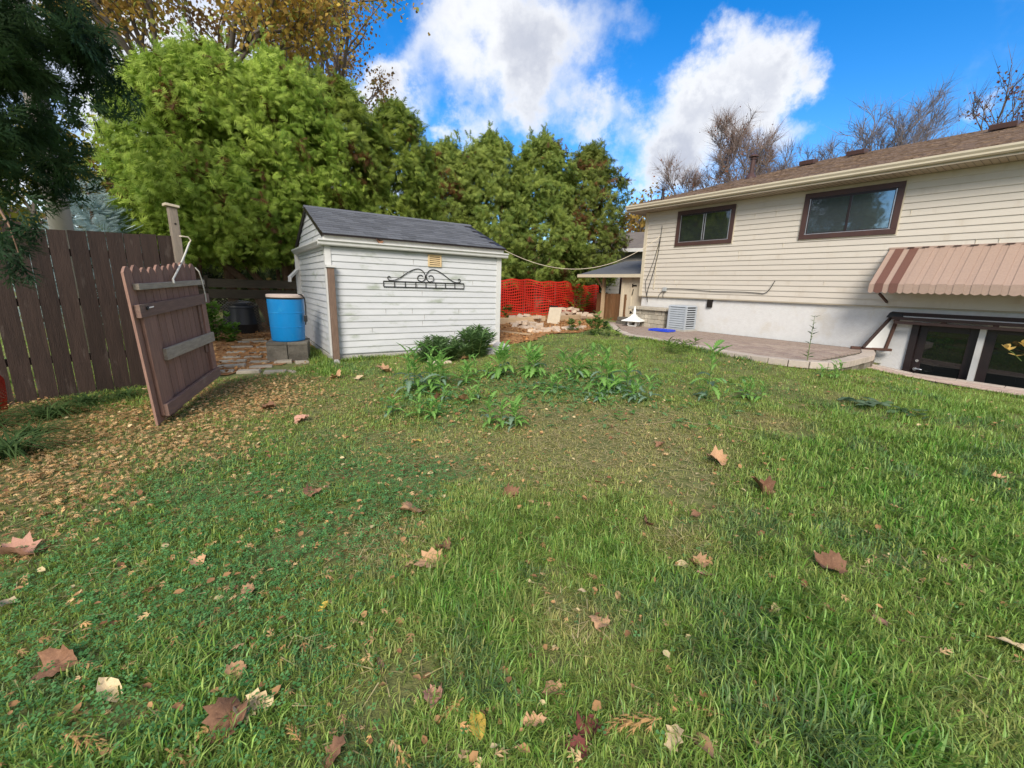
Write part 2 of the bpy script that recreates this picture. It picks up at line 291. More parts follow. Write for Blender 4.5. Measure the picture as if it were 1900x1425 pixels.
# ------------------------------------------------------------------ terrain
_tp = np.array([(0, 0, 0), (0, 4, 0), (-4, 4, -.02), (4, 3, .03), (-3.5, 8.2, 0), (-.4, 10.35, .15), (-1.9, 9.3, .07), (-5.5, 11.1, .06), (-5.8, 5, 0), (-5.4, 5.6, 0), (-7, 9, .03), (-9, 5, 0), (-6, -2, 0), (6, -3, .02), (0, -5, 0),
    (5.95, 7.3, .29), (5.3, 7.0, .33), (4.75, 7.6, .40), (4.3, 8.3, .45), (3.6, 9.9, .465), (2.9, 11.3, .465), (2.9, 13.1, .465), (4.4, 7.7, .40), (0, 14, .38), (-.3, 16.5, .43), (4, 21.5, .45), (3, 17, .45), (-5, 14, .25), (-9, 13, .2),
    (6.6, 7.8, .22), (7.63, 8.2, .08), (8.6, 6.9, .07), (9.6, 5.4, .06), (8.2, 4.5, .06), (11, 3, .05), (8, 0, .04), (2, 7.5, .12), (12, 12, .4), (18, 18, .4), (-14, 18, .3), (-12, 0, 0), (12, -8, 0), (-10, -8, 0), (0, 26, .45), (10, 26, .45), (14, 2, .1)], float)
_d = np.linalg.norm(_tp[:, None, :2] - _tp[None, :, :2], axis=2); _n = len(_tp)
_A = np.zeros((_n + 3, _n + 3)); _A[:_n, :_n] = _d + np.eye(_n) * .25 * 0 - np.eye(_n) * .15; _A[:_n, _n] = 1; _A[:_n, _n + 1:] = _tp[:, :2]; _A[_n:, :_n] = _A[:_n, _n:].T
_w = np.linalg.solve(_A, np.concatenate([_tp[:, 2], np.zeros(3)]))
def TZ(x, y):
    x = np.asarray(x, float); y = np.asarray(y, float); xc = np.clip(x, -14, 16); yc = np.clip(y, -8, 26)
    r = np.sqrt((xc[..., None] - _tp[:, 0]) ** 2 + (yc[..., None] - _tp[:, 1]) ** 2)
    return r @ _w[:_n] + _w[_n] + _w[_n + 1] * xc + _w[_n + 2] * yc
def gp(px, py):
    z = 0.
    for _ in range(60): p = at_z(px, py, z); z = .6 * z + .4 * float(TZ(p[0], p[1]))
    p[2] = float(TZ(p[0], p[1])); return p
# house frame: origin at the house's far corner, X along the wall towards the camera's right, Y into the house
HO = np.array([4.124, 14.341, 0]); HX = np.array([.5916, -.8062, 0]); HY = np.array([.8062, .5916, 0]); HROT = math.atan2(HX[1], HX[0])
def HW(x, y, z): return HO + HX * x + HY * y + np.array([0, 0, z])
def hloc(p): q = np.asarray(p) - HO; return q @ HX, q @ HY
PATZ = .47
edge_px = [(1128, 600), (1140, 612), (1162, 621), (1200, 627), (1240, 634), (1295, 643), (1350, 653), (1395, 660), (1430, 665), (1465, 669), (1500, 672), (1530, 673.5), (1556, 673), (1580, 669), (1600, 664), (1622, 658)]
edge_w = [at_z(px, py, PATZ) for px, py in edge_px]
edge_l = [hloc(p) for p in edge_w]                      # patio's front edge in the house frame
edge_l = [(-3.2, edge_l[0][1] - .2)] + [e for e in edge_l if e[0] > -3.0] + [(6.36, -.02)]
PATPOLY = edge_l + [(-3.2, -.02)]
def inpoly(x, y, poly):
    x = np.asarray(x); ins = np.zeros(x.shape, bool); n = len(poly)
    for i in range(n):
        (x1, y1), (x2, y2) = poly[i], poly[(i + 1) % n]
        c = ((y1 > y) != (y2 > y)) & (x < (x2 - x1) * (y - y1) / (y2 - y1 + 1e-12) + x1); ins ^= c
    return ins
def hl(x, y): dx = np.asarray(x) - HO[0]; dy = np.asarray(y) - HO[1]; return dx * HX[0] + dy * HX[1], dx * HY[0] + dy * HY[1]
PIT = (6.44, 11.2, -.80, .06)                           # stairwell: x0, x1, y0, y1 in the house frame
def build_ground():
    def axis(lo, hi, f0, f1, st):
        a = list(np.arange(f0, f1 + 1e-6, st)); s = st
        while a[-1] < hi: s *= 1.35; a.append(a[-1] + s)
        s = st
        while a[0] > lo: s *= 1.35; a.insert(0, a[0] - s)
        return np.array(a)
    X = axis(-600, 600, -8, 10, .13); Y = axis(-600, 900, -1, 18, .13); GX, GY = np.meshgrid(X, Y); Z = TZ(GX, GY)
    lx, ly = hl(GX, GY); Z = Z + .03 * (fbm(GX, GY, .9) - .5) * (np.hypot(GX, GY) < 30)
    Z = np.where(inpoly(lx, ly, PATPOLY), np.minimum(Z, PATZ - .12), Z)
    nx, ny = len(X), len(Y); V = np.stack([GX.ravel(), GY.ravel(), Z.ravel()], 1); idx = np.arange(nx * ny).reshape(ny, nx)
    a, b, c, d = idx[:-1, :-1], idx[:-1, 1:], idx[1:, 1:], idx[1:, :-1]
    cx = (GX[:-1, :-1] + GX[1:, 1:]) / 2; cy = (GY[:-1, :-1] + GY[1:, 1:]) / 2; qx, qy = hl(cx, cy)
    keep = ~((qx > PIT[0] - .0) & (qx < PIT[1]) & (qy > PIT[2] + .02) & (qy < 2))
    T = np.concatenate([np.stack([a[keep], b[keep], c[keep]], 1), np.stack([a[keep], c[keep], d[keep]], 1)])
    fastmesh('ground', V, T, M['soil'], kind='structure', smooth=True)
build_ground()
# ------------------------------------------------------------------ patio, path, stairwell
def resample(P, step):
    P = [np.array(p, float) for p in P]; out = [P[0]]; acc = 0
    for a, b in zip(P, P[1:]):
        L = np.linalg.norm(b - a); t = step - acc
        while t <= L: out.append(a + (b - a) * t / L); t += step
        acc = (acc + L) % step
    return out
def hbox(root_inv, x0, x1, y0, y1, z0, z1): pass
patio = thing('patio', None, None, HO, HROT); tag(patio, kind='structure')
b = MB(); b.prism([(x, y) for x, y in PATPOLY], -.3, PATZ - .018, 'z'); tag(b.build('bedding', M['joint'], patio), kind='stuff')
def near(x, y, r, poly): return all(inpoly(np.array([x + r * math.cos(t)]), np.array([y + r * math.sin(t)]), poly)[0] for t in np.arange(0, 6.28, .785))
bricks = []
bl, bw = .205, .103
for j in range(60):
    y = -.06 - j * bw - bw / 2
    for i in range(60):
        x = -3.2 + (i + (.5 if j % 2 else 0)) * bl
        if y > -4.5 and x < 6.3 and near(x, y, .22, PATPOLY): bricks.append((x, y))
cl = hloc(CAM)
bricks.sort(key=lambda p: (p[0] - cl[0]) ** 2 + (p[1] - cl[1]) ** 2)
def brickmesh(name, l, w, h, m, c=.004):
    b = MB(); l -= .008; w -= .008
    b.hexa([(-l / 2, -w / 2, -h), (l / 2, -w / 2, -h), (l / 2, w / 2, -h), (-l / 2, w / 2, -h), (-l / 2, -w / 2, -c), (l / 2, -w / 2, -c), (l / 2, w / 2, -c), (-l / 2, w / 2, -c)])
    n = len(b.V); b.V += [(-l / 2 + c, -w / 2 + c, 0), (l / 2 - c, -w / 2 + c, 0), (l / 2 - c, w / 2 - c, 0), (-l / 2 + c, w / 2 - c, 0)]
    b.F.pop(1); b.F += [(4, 5, n + 1, n), (5, 6, n + 2, n + 1), (6, 7, n + 3, n + 2), (7, 4, n, n + 3), (n, n + 1, n + 2, n + 3)]
    return b.mesh(name, m)
bm_ = brickmesh('paver_brick', bl, bw, .05, M['paver'])
for x, y in bricks[:300]:
    link('brick', bm_, patio, (x, y, PATZ + rnd.uniform(-.005, .004)), (rnd.gauss(0, .012), rnd.gauss(0, .012), rnd.gauss(0, .012)))
b = MB()
for x, y in bricks[300:]:
    z = PATZ + rnd.uniform(-.006, .004); b.bx(x - bl / 2 + .005, x + bl / 2 - .005, y - bw / 2 + .005, y + bw / 2 - .005, z - .04, z)
b.build('brick_field', M['paver'], patio, kind='stuff')
cp = resample([np.array([x, y]) for x, y in edge_l[1:-1]] + [np.array([6.30, -.12])], .30)
for p, q in zip(cp, cp[1:]):
    t = (q - p) / np.linalg.norm(q - p); nin = np.array([-t[1], t[0]]); p2 = p + t * .004; q2 = q - t * .004; z = PATZ + .008 + rnd.uniform(-.004, .004)
    b = MB(); b.hexa([(*(p2 - nin * .03), z - .115), (*(q2 - nin * .03), z - .115), (*(q2 + nin * .19), z - .115), (*(p2 + nin * .19), z - .115), (*(p2 - nin * .03), z), (*(q2 - nin * .03), z), (*(q2 + nin * .19), z), (*(p2 + nin * .19), z)])
    b.build('coping_stone', M['coping'], patio, bev=.008)
rw = thing('retaining_wall', 'low wall of grey stone blocks holding up the right end of the brick patio', 'wall', HO, HROT)
wl_ = [p for p in cp if p[0] > 3.4]
for row in range(3):
    pts = resample(wl_, .38) if row % 2 == 0 else resample([wl_[0] + (wl_[1] - wl_[0]) * .6] + wl_[1:], .38)
    pts = pts + [np.array([6.38, -.06])]
    for p, q in zip(pts, pts[1:]):
        if np.linalg.norm(q - p) < .08: continue
        t = (q - p) / np.linalg.norm(q - p); nin = np.array([-t[1], t[0]]); z1 = PATZ - .11 - row * .15; o = rnd.uniform(-.008, .008); p2 = p + t * .006 + nin * o; q2 = q - t * .006 + nin * o
        b = MB(); b.hexa([(*p2, z1 - .145), (*q2, z1 - .145), (*(q2 + nin * .2), z1 - .145), (*(p2 + nin * .2), z1 - .145), (*p2, z1), (*q2, z1), (*(q2 + nin * .2), z1), (*(p2 + nin * .2), z1)])
        b.build('block', M['wall_block'], rw, bev=.012)
path = thing('paver_path', None, None, HO, HROT); tag(path, kind='structure')
def pz(x, y): w = HW(x, y, 0); return float(TZ(w[0], w[1]))
pb = brickmesh('path_paver', .205, .103, .05, M['paver_pale'])
prow = [(x, y) for j in range(6) for i in range(25) for x, y in [(5.55 + (i + (.5 if j % 2 else 0)) * .205, -.93 - j * .103)] if x > 5.55 + j * .12]
b = MB(); P4 = [(5.5, -.86), (11, -.86), (11, -1.56), (6.2, -1.56)]
for (x0, x1) in [(5.4 + i * .2, 5.6 + i * .2) for i in range(28)]:
    ya, yb = -.85, -1.54
    zz = [pz(x0, yb) + .035, pz(x1, yb) + .035, pz(x1, ya) + .035, pz(x0, ya) + .035]
    b.add([(x0, yb, zz[0]), (x1, yb, zz[1]), (x1, ya, zz[2]), (x0, ya, zz[3])], [(0, 1, 2, 3)])
tag(b.build('bedding', M['joint'], path), kind='stuff')
for x, y in prow:
    sx_ = (pz(x + .1, y) - pz(x - .1, y)) / .2; sy_ = (pz(x, y + .1) - pz(x, y - .1)) / .2
    link('paver', pb, path, (x, y, pz(x, y) + .055 + rnd.uniform(-.004, .004)), (math.atan(sy_) + rnd.gauss(0, .01), -math.atan(sx_) + rnd.gauss(0, .01), rnd.gauss(0, .01)))
b0 = 5.95
while b0 < 11:
    b1 = b0 + .6; z0 = pz(b0, -.8) + .07; z1 = pz(b1, -.8) + .07
    b = MB(); b.hexa([(b0 + .004, -.872, z0 - .14), (b1 - .004, -.872, z1 - .14), (b1 - .004, -.70, z1 - .14), (b0 + .004, -.70, z0 - .14), (b0 + .004, -.872, z0), (b1 - .004, -.872, z1), (b1 - .004, -.70, z1), (b0 + .004, -.70, z0)])
    b.build('kerb_stone', M['coping'], path, bev=.008); b0 = b1
b = MB(); b.bx(6.40, 11.2, -.74, -.705, -1.05, .02); b.bx(6.36, 6.40, -.74, .03, -1.05, .0); b.bx(11.2, 11.3, -.75, .03, -1.05, .0); b.bx(6.36, 11.3, -.75, .05, -1.12, -1.0)
tag(b.build('stairwell', M['concrete'], None, loc=HO, rot=(0, 0, HROT)), kind='structure')
# ------------------------------------------------------------------ house
house = thing('house', 'beige sided bungalow with brown window frames and brown shingle roof', 'house', HO, HROT)
b = MB(); b.bx(.02, 11, .02, 7, 1.40, 3.95); b.build('wall', M['vinyl_beige'], house)
b = MB(); b.bx(.05, 6.84, .04, 7, -1.2, 1.395); b.bx(9.6, 11, .04, 7, -1.2, 1.395); b.bx(6.84, 9.6, .04, 7, 1.10, 1.395); b.bx(6.84, 9.6, .30, 7, -1.2, 1.10); b.build('foundation', M['stucco'], house)
nc = 20; ch = 2.55 / nc
prof = [(-.022, 0), (-.022, .006), (-.005, ch), (.015, ch), (.015, 0)]
sb = MB().prism(prof, .07, 11).mesh('siding_board', M['vinyl_beige'])
for i in range(nc): link('siding_board', sb, house, (0, 0, 1.40 + i * ch))
b = MB(); b.bx(-.03, .075, -.034, .03, 1.39, 3.95); b.build('corner_trim', M['trim_beige'], house)
b = MB(); b.bx(.0, 11, -.03, .0, 1.372, 1.398); b.build('starter_strip', M['soffit'], house)
b = MB(); b.bx(-.45, 11.3, -.50, .02, 3.955, 3.975); b.bx(-.45, .0, .02, 7.4, 3.955, 3.975)
b.build('soffit', M['soffit'], house)
b = MB()
for i in range(110): b.bx(.1 + i * .1, .104 + i * .1, -.48, -.03, 3.951, 3.9545)
b.build('soffit_groove', M['dark_sash'], house, kind='stuff')
gpf = [(-.46, 4.005), (-.53, 4.005), (-.56, 4.03), (-.56, 4.06), (-.585, 4.10), (-.585, 4.135), (-.575, 4.135), (-.575, 4.11), (-.46, 4.11)]
b = MB(); b.prism(gpf, -.42, 11.3); b.build('gutter', M['trim_beige'], house)
b = MB(); b.bx(-.45, 11.3, -.475, -.455, 3.955, 4.12); b.build('fascia', M['trim_beige'], house)
# hip roof
RP = .33; ez = 4.14
def rz(t): return ez + RP * t
roof = None
b = MB(); e0, e1, e2 = -.50, 3.5, 7.5; xl, xr = -.47, 13
b.add([(xl, e0, ez), (xr, e0, ez), (xr, e1, rz(4)), (xl + 4, e1, rz(4)), (xl, e2, ez), (xr, e2, ez), (xl, e0, ez - .05), (xr, e0, ez - .05), (xl, e2, ez - .05), (xr, e2, ez - .05)],
      [(0, 1, 2, 3), (4, 0, 3), (5, 4, 3, 2), (6, 7, 1, 0), (8, 6, 0, 4), (1, 7, 9, 5, 2), (6, 8, 9, 7), (8, 4, 5, 9)])
roof = b.build('roof', M['shingle_brown'], house)
b = MB()
for k in range(28):
    t0 = k * .143; t1 = t0 + .15; x = xl + t0 - rnd.random() * .2
    while x < 9.5:
        w = rnd.uniform(.10, .3); x0 = max(x, xl + t0 + .01); x1 = x + w - .006
        if x1 > x0 + .02:
            h = rnd.choice([.006, .010, .016]); n = .313
            b.add([(x0, e0 + t0, rz(t0) + h), (x1, e0 + t0, rz(t0) + h), (x1, e0 + t1, rz(t1) + .003), (x0, e0 + t1, rz(t1) + .003), (x0, e0 + t0, rz(t0) - .004), (x1, e0 + t0, rz(t0) - .004)], [(0, 1, 2, 3), (4, 5, 1, 0)])
        x += w
tag(b.build('shingles', M['shingle_brown'], roof), kind='stuff')
def roofhit(px, py):
    d = ray(px, py); n = -HY * RP + np.array([0, 0, 1.]); p0 = HW(0, e0, ez); t = ((p0 - CAM) @ n) / (d @ n); p = CAM + d * t; x, y = hloc(p); return x, y, p[2]
for px, py, w in [(1500, 293, .36), (1590, 279, .40), (1862, 240, .42)]:
    
    while True:
        x, y, z = roofhit(px, py)
        if y + .5 <= min(x + .47 - .45, 3.55): break
        py += 1
    b = MB(); b.hexa([(x - w / 2, y - .17, z - .02), (x + w / 2, y - .17, z - .02), (x + w / 2, y + .17, z + .09), (x - w / 2, y + .17, z + .09), (x - w / 2, y - .19, z + .09), (x + w / 2, y - .19, z + .09), (x + w / 2, y + .17, z + .15), (x - w / 2, y + .17, z + .15)])
    b.build('roof_vent', M['trim_brown'], roof, bev=.01)
x, y, z = roofhit(1393, 331)
b = MB(); b.lathe([(.16, -.06), (.15, .02), (.07, .14), (.06, .50), (.085, .51), (.085, .54)], 14, (x, y, z)); b.lathe([(.055, .54), (.055, .57), (.13, .57), (.13, .61), (.04, .66)], 14, (x, y, z)); b.build('flue_pipe', M['trim_brown'], roof, smooth=False)
x, y, z = roofhit(1229, 371); b = MB(); b.lathe([(.05, -.05), (.04, .1), (.035, .26), (.06, .27), (.06, .30)], 10, (x, y, z)); b.build('plumbing_vent', M['dark_sash'], roof)
# windows
def window(x0, x1, z0, z1, gm, fr, label, mull, screen):
    w = link('window', None, house); tag(w, label); t = .105
    b = MB()
    for a in [(x0 - .02, x1 + .02, z1 - .0, z1 + .02), (x0 - .02, x1 + .02, z0 - .02, z0), (x0 - .02, x0, z0, z1), (x1, x1 + .02, z0, z1)]: b.bx(a[0], a[1], -.032, .0, a[2], a[3])
    b.build('trim', M['trim_beige'], w)
    b = MB(); b.bx(x0, x1, -.055, .0, z1 - t, z1); b.bx(x0, x1, -.055, .0, z0, z0 + t); b.bx(x0, x0 + t, -.054, .0, z0 + t, z1 - t); b.bx(x1 - t, x1, -.054, .0, z0 + t, z1 - t); b.build('frame', M['trim_brown'], w, bev=.004)
    b = MB(); i0, i1, j0, j1 = x0 + t, x1 - t, z0 + t, z1 - t; s = .045
    b.bx(i0, i1, -.038, -.004, j1 - s, j1); b.bx(i0, i1, -.038, -.004, j0, j0 + s * .7); b.bx(i0, i0 + s, -.037, -.004, j0 + s * .7, j1 - s); b.bx(i1 - s, i1, -.037, -.004, j0 + s * .7, j1 - s); b.bx(mull - .022, mull + .022, -.036, -.004, j0 + s * .7, j1 - s)
    b.build('sash', fr, w)
    b = MB(); b.bx(i0 + .012, i0 + .026, -.043, -.038, j0, j1 - .02); b.bx(i1 - .03, i1 - .012, -.043, -.038, j0, j1 - .02); b.bx(i0, i1, -.046, -.0385, j0 - .004, j0 + .012); b.build('track', M['alu'], w)
    b = MB(); b.bx(i0 + s, mull - .022, -.026, -.020, j0 + .03, j1 - s); b.build('pane', gm, w)
    b = MB(); b.bx(mull + .022, i1 - s, -.026, -.020, j0 + .03, j1 - s); b.build('pane', gm, w)
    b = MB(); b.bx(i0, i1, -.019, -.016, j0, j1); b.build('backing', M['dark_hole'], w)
    if screen:
        b = MB(); b.bx(mull + .01, mull + .03, -.040, -.036, j0 + .03, j1 - s); b.bx(mull - .05, mull - .03, -.040, -.036, j0 + .03, j1 - s); b.build('slider_rail', M['alu'], w)
window(1.115, 2.835, 2.88, 3.865, M['glass'], M['dark_sash'], 'smaller brown framed sliding window near the far corner', 1.99, True)
window(4.455, 6.25, 2.855, 3.87, M['glass2'], M['dark_sash'], 'wider brown framed sliding window reflecting the sky', 5.36, False)
# basement entrance
b = MB(); b.bx(6.84, 6.95, -.01, .28, -1.0, 1.10); b.bx(6.95, 7.80, -.01, .28, 1.04, 1.10); b.build('door_frame', M['dark_sash'], house)
dr = link('door', None, house); tag(dr, 'dark brown basement door with a tall glass pane')
b = MB(); b.bx(6.95, 7.075, .10, .15, -1.0, 1.04); b.bx(7.66, 7.80, .10, .15, -1.0, 1.04); b.bx(7.075, 7.66, .10, .15, .93, 1.04); b.bx(7.075, 7.66, .10, .15, -1.0, -.7); b.build('door_leaf', M['dark_sash'], dr, bev=.006)
b = MB(); b.bx(7.075, 7.66, .12, .13, -.7, .93); b.build('glass', M['door_glass'], dr)
b = MB()
for i in range(9): b.bx(7.10, 7.64, .107, .1195, -.62 + i * .11, -.605 + i * .11)
b.build('blind_slat', M['grey_box'], dr, kind='stuff') if False else None
b = MB(); b.tube([(7.02, .10, .15), (7.02, .05, .15)], .035, 10); b.tube([(7.02, .05, .155), (7.10, .045, .155), (7.13, .05, .15)], .013, 8); b.build('handle', M['lock'], dr)
b = MB(); b.tube([(7.02, .10, .32), (7.02, .08, .32)], .028, 10); b.build('deadbolt', M['lock'], dr)
b = MB(); b.bx(7.80, 7.885, -.03, .20, -1.0, 1.09); b.build('mullion', M['trim_white'], house)
sw = link('patio_window', None, house); tag(sw, 'large dark basement window with a sheer blind')
b = MB(); b.bx(7.885, 9.6, .06, .12, .98, 1.09); b.bx(7.885, 8.02, .06, .12, -1.0, .98); b.bx(9.48, 9.6, .06, .12, -1.0, .98); b.bx(8.02, 9.48, .06, .12, -1.0, -.85); b.build('frame', M['dark_sash'], sw)
b = MB(); b.bx(8.02, 9.48, .08, .09, -.85, .98); b.build('pane', M['door_glass'], sw)
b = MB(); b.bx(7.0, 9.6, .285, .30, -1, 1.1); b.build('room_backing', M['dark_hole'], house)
# awning
aw = thing('awning', 'tan ribbed metal awning with two brown stripes over the basement door', 'awning', HO, HROT)
x = 6.22; wide = False; k = 0; topz, toz, boz, yo = 2.555, 1.825, 1.66, -.88
while x < 9.9:
    w = .132 if wide else .09; m = M['awning_brown'] if k in (1, 3) else M['awning']; up = .014 if wide else 0
    b = MB(); y1 = -.02
    b.hexa([(x, yo, toz + up - .012), (x + w, yo, toz + up - .012), (x + w, y1, topz + up - .012), (x, y1, topz + up - .012), (x, yo, toz + up), (x + w, yo, toz + up), (x + w, y1, topz + up), (x, y1, topz + up)])
    s = b.build('slat', m, aw, label='dark brown awning stripe' if k in (1, 3) else None)
    n = 6; yv = yo - up * .6 - .002
    arc = [(x, toz + up - .01), (x + w, toz + up - .01)] + [(x + w - w * i / n, boz + .02 - .028 * math.sin(math.pi * i / n)) for i in range(n + 1)]
    b = MB(); b.prism(arc, yv - .006, yv, 'y'); b.build('valance', m, s)
    x += w + .001; wide = not wide; k += 1
b = MB(); b.bx(6.20, 9.9, -.035, -.002, topz - .005, topz + .03); b.build('flashing', M['awning'], aw)
b = MB()
for i in range(0, 14): xx = 6.5 + i * .223; b.bx(xx, xx + .10, -.06, -.036, topz + .010, topz + .022)
b.build('flashing_tab', M['trim_brown'], aw, kind='stuff')
b = MB(); b.add([(6.215, yo, toz), (6.215, -.03, topz), (6.215, -.03, topz - .10), (6.215, yo, boz + .02)], [(0, 1, 2, 3)]); b.add([(6.219, yo, toz), (6.219, -.03, topz), (6.219, -.03, topz - .10), (6.219, yo, boz + .02)], [(3, 2, 1, 0)]); b.build('end_cheek', M['awning'], aw)
b = MB(); b.beam((6.36, -.03, 1.475), (6.40, -.82, 1.64), .035, .04); b.beam((8.6, -.03, 1.475), (8.6, -.82, 1.64), .035, .04); b.build('bracket', M['rust'], aw)
# wooden frame of a stairwell cover
fr = thing('stairwell_frame', 'weathered dark wooden cover frame above the basement stairwell', 'frame', HO, HROT)
def beam(name, p, q, w, h, m, bev=.004, up=(0, 0, 1), par=None): return MB().beam(p, q, w, h, up).build(name, m, par or fr, bev=bev)
beam('beam', (6.50, -.09, 1.245), (10.2, -.09, 1.245), .08, .085, M['frame_dark']); beam('beam', (6.54, -.20, 1.165), (10.2, -.20, 1.165), .07, .06, M['frame_dark']); beam('beam', (6.60, -.26, 1.085), (10.2, -.26, 1.085), .06, .055, M['frame_dark'])
b = MB(); b.bx(6.62, 10.2, -.145, -.132, 1.195, 1.212); b.build('strip', M['trim_white'], fr)
for xx in (6.62, 7.32, 8.0, 8.7): beam('block', (xx, -.07, 1.19), (xx, -.27, 1.10), .07, .06, M['frame_dark'])
beam('leg', (6.52, -.10, 1.22), (6.22, -.42, PATZ + .05), .035, .06, M['frame_dark']); beam('leg', (6.60, -.10, 1.14), (6.53, -.16, PATZ + .03), .055, .05, M['rust'])
b = MB(); b.hexa([(6.25, -.40, PATZ + .05), (6.50, -.14, PATZ + .05), (6.50, -.12, PATZ + .05), (6.25, -.38, PATZ + .05), (6.52, -.13, 1.12), (6.545, -.115, 1.12), (6.545, -.10, 1.12), (6.52, -.11, 1.12)]); b.build('panel', M['trim_white'], fr)
beam('sill', (6.02, -.46, PATZ + .03), (6.62, -.10, PATZ + .03), .07, .05, M['rust']); b = MB(); b.bx(6.44, 6.62, -.16, -.06, PATZ - .03, PATZ + .0); b.build('cap', M['trim_white'], fr)
b = MB(); b.hexa([(6.42, -.16, 1.16), (6.70, -.20, 1.16), (6.70, -.02, 1.20), (6.42, -.02, 1.20), (6.46, -.14, 1.27), (6.68, -.18, 1.25), (6.70, -.02, 1.28), (6.48, -.02, 1.30)]); b.build('torn_cover', M['cable'], fr, bev=.02)
# house services
ser = link('junction_box', None, house)
b = MB(); b.bx(.885, 1.01, -.09, -.022, 1.56, 1.68); b.build('box', M['grey_box'], ser, bev=.008)
b = MB(); b.tube([(.86, -.04, 1.56), (.80, -.05, 1.50), (.74, -.04, 1.42), (.72, -.03, 1.33)], .008, 5); b.tube([(.93, -.04, 1.56), (.90, -.05, 1.46), (.91, -.04, 1.36)], .008, 5); b.build('lead', M['cable'], ser)
b = MB(); pts = [(1.01, -.045, 1.63)] + [(1.01 + t * 2.85, -.04, 1.63 + .015 * math.sin(t * 9) - .06 * t * t) for t in np.linspace(.04, 1, 14)] + [(3.95, -.05, 1.62), (4.02, -.06, 1.72), (4.10, -.06, 1.90)]; b.tube(pts, .009, 5); b.build('cable', M['cable'], house)
b = MB(); b.tube([(.604, -.06, 3.24), (.60, -.06, 3.05), (.57, -.05, 2.7), (.50, -.05, 2.3), (.42, -.05, 1.95), (.33, -.05, 1.65), (.30, -.05, 1.42), (.34, -.03, 1.2)], .011, 5); b.tube([(.604, -.05, 3.2), (.54, -.05, 2.9), (.44, -.05, 2.5), (.30, -.05, 2.1), (.20, -.05, 1.85), (.24, -.05, 1.6), (.30, -.05, 1.4)], .008, 5); b.tube([(.604, -.04, 3.52), (.604, -.05, 3.2)], .009, 5); b.build('hanging_cable', M['cable'], house)
b = MB(); b.bx(.50, .53, -.034, -.02, 1.62, 3.0); b.build('cable_cover', M['trim_beige'], house)
b = MB(); b.bx(2.36, 2.50, -.02, .05, 1.15, 1.38); b.build('pipe_entry', M['dark_hole'], house)
for i in range(26):
    x_, r_ = rnd.uniform(.4, 10.5), rnd.randint(1, 18); z_ = 1.40 + r_ * ch
    MB().bx(x_, x_ + .004, -.0235, -.012, z_ + .004, z_ + ch * .96).build('seam', M['trim_beige'], house)
# ------------------------------------------------------------------ shed
SO = np.array([-3.53, 8.22, 0]); SROT = R(33.78); SX = np.array([math.cos(SROT), math.sin(SROT), 0]); SY = np.array([-math.sin(SROT), math.cos(SROT), 0])
def SW(x, y, z): return SO + SX * x + SY * y + np.array([0, 0, z])
shed = thing('shed', 'white vinyl sided garden shed with a grey shingle gable roof', 'shed', SO, SROT)
W_, D_ = 3.80, 3.4
b = MB(); b.bx(.02, W_ - .02, .02, D_ - .02, .1, 2.38); b.prism([(.02, 2.38), (D_ - .02, 2.38), (D_ / 2, 3.04)], .02, W_ - .02, 'x'); b.build('wall', M['vinyl_white'], shed)
b = MB(); b.bx(-.03, W_ + .03, -.03, D_ + .03, -.3, .12); b.build('slab', M['concrete'], shed, bev=.01)
nc = 16; c0 = .155; ch = (2.17 - c0) / nc
prof = [(-.022, 0), (-.022, .012), (-.006, ch), (.02, ch), (.02, 0)]
m1 = MB().prism(prof, .06, W_ - .06, 'x').mesh('siding_board', M['vinyl_white'])
m2 = MB().prism([(p[0], p[1]) for p in prof], .06, D_ - .06, 'y').mesh('siding_board', M['vinyl_white'])
for i in range(nc): link('siding_board', m1, shed, (0, 0, c0 + i * ch)); link('siding_board', m2, shed, (0, 0, c0 + i * ch))
for i in range(6):
    z = 2.30 + i * ch
    f = lambda zz: (zz - 2.30) / .76 * (D_ / 2 + .0)
    a0, a1 = f(z), f(z + ch)
    if D_ / 2 - a1 < .02: a1 = D_ / 2 - .02
    b = MB(); b.hexa([(-.022, a0, z), (.02, a0, z), (.02, D_ - a0, z), (-.022, D_ - a0, z), (-.006, a1, z + ch), (.02, a1, z + ch), (.02, D_ - a1, z + ch), (-.006, D_ - a1, z + ch)]); b.build('siding_board', M['vinyl_white'], shed)
for (x0, x1, y0, y1) in [(-.03, .075, -.034, .0), (-.034, .0, -.03, .075), (W_ - .10, W_ + .02, -.034, .0), (-.034, .0, D_ - .1, D_ + .02)]:
    b = MB(); b.bx(x0, x1, y0, y1, .13, 2.20); b.build('corner_trim', M['trim_white'], shed)
b = MB(); b.bx(-.05, W_ + .06, -.06, -.03, 2.20, 2.40); b.build('fascia', M['peeling'], shed, bev=.004)
gp2 = [(-.061, 2.19), (-.12, 2.19), (-.135, 2.21), (-.14, 2.25), (-.17, 2.27), (-.17, 2.295), (-.061, 2.295)]
b = MB(); b.prism(gp2, -.15, W_ + .14); b.build('gutter', M['trim_white'], shed, bev=.003)
b = MB(); b.prism([(-.04, 2.175), (-.11, 2.185), (-.125, 2.21), (-.155, 2.25), (-.155, 2.28), (-.04, 2.30)], -.06, D_ + .12, 'y'); b.build('side_eave', M['trim_white'], shed, bev=.003)
b = MB(); b.bx(-.035, -.02, .05, D_ - .05, 2.12, 2.175); b.build('frieze', M['trim_white'], shed)
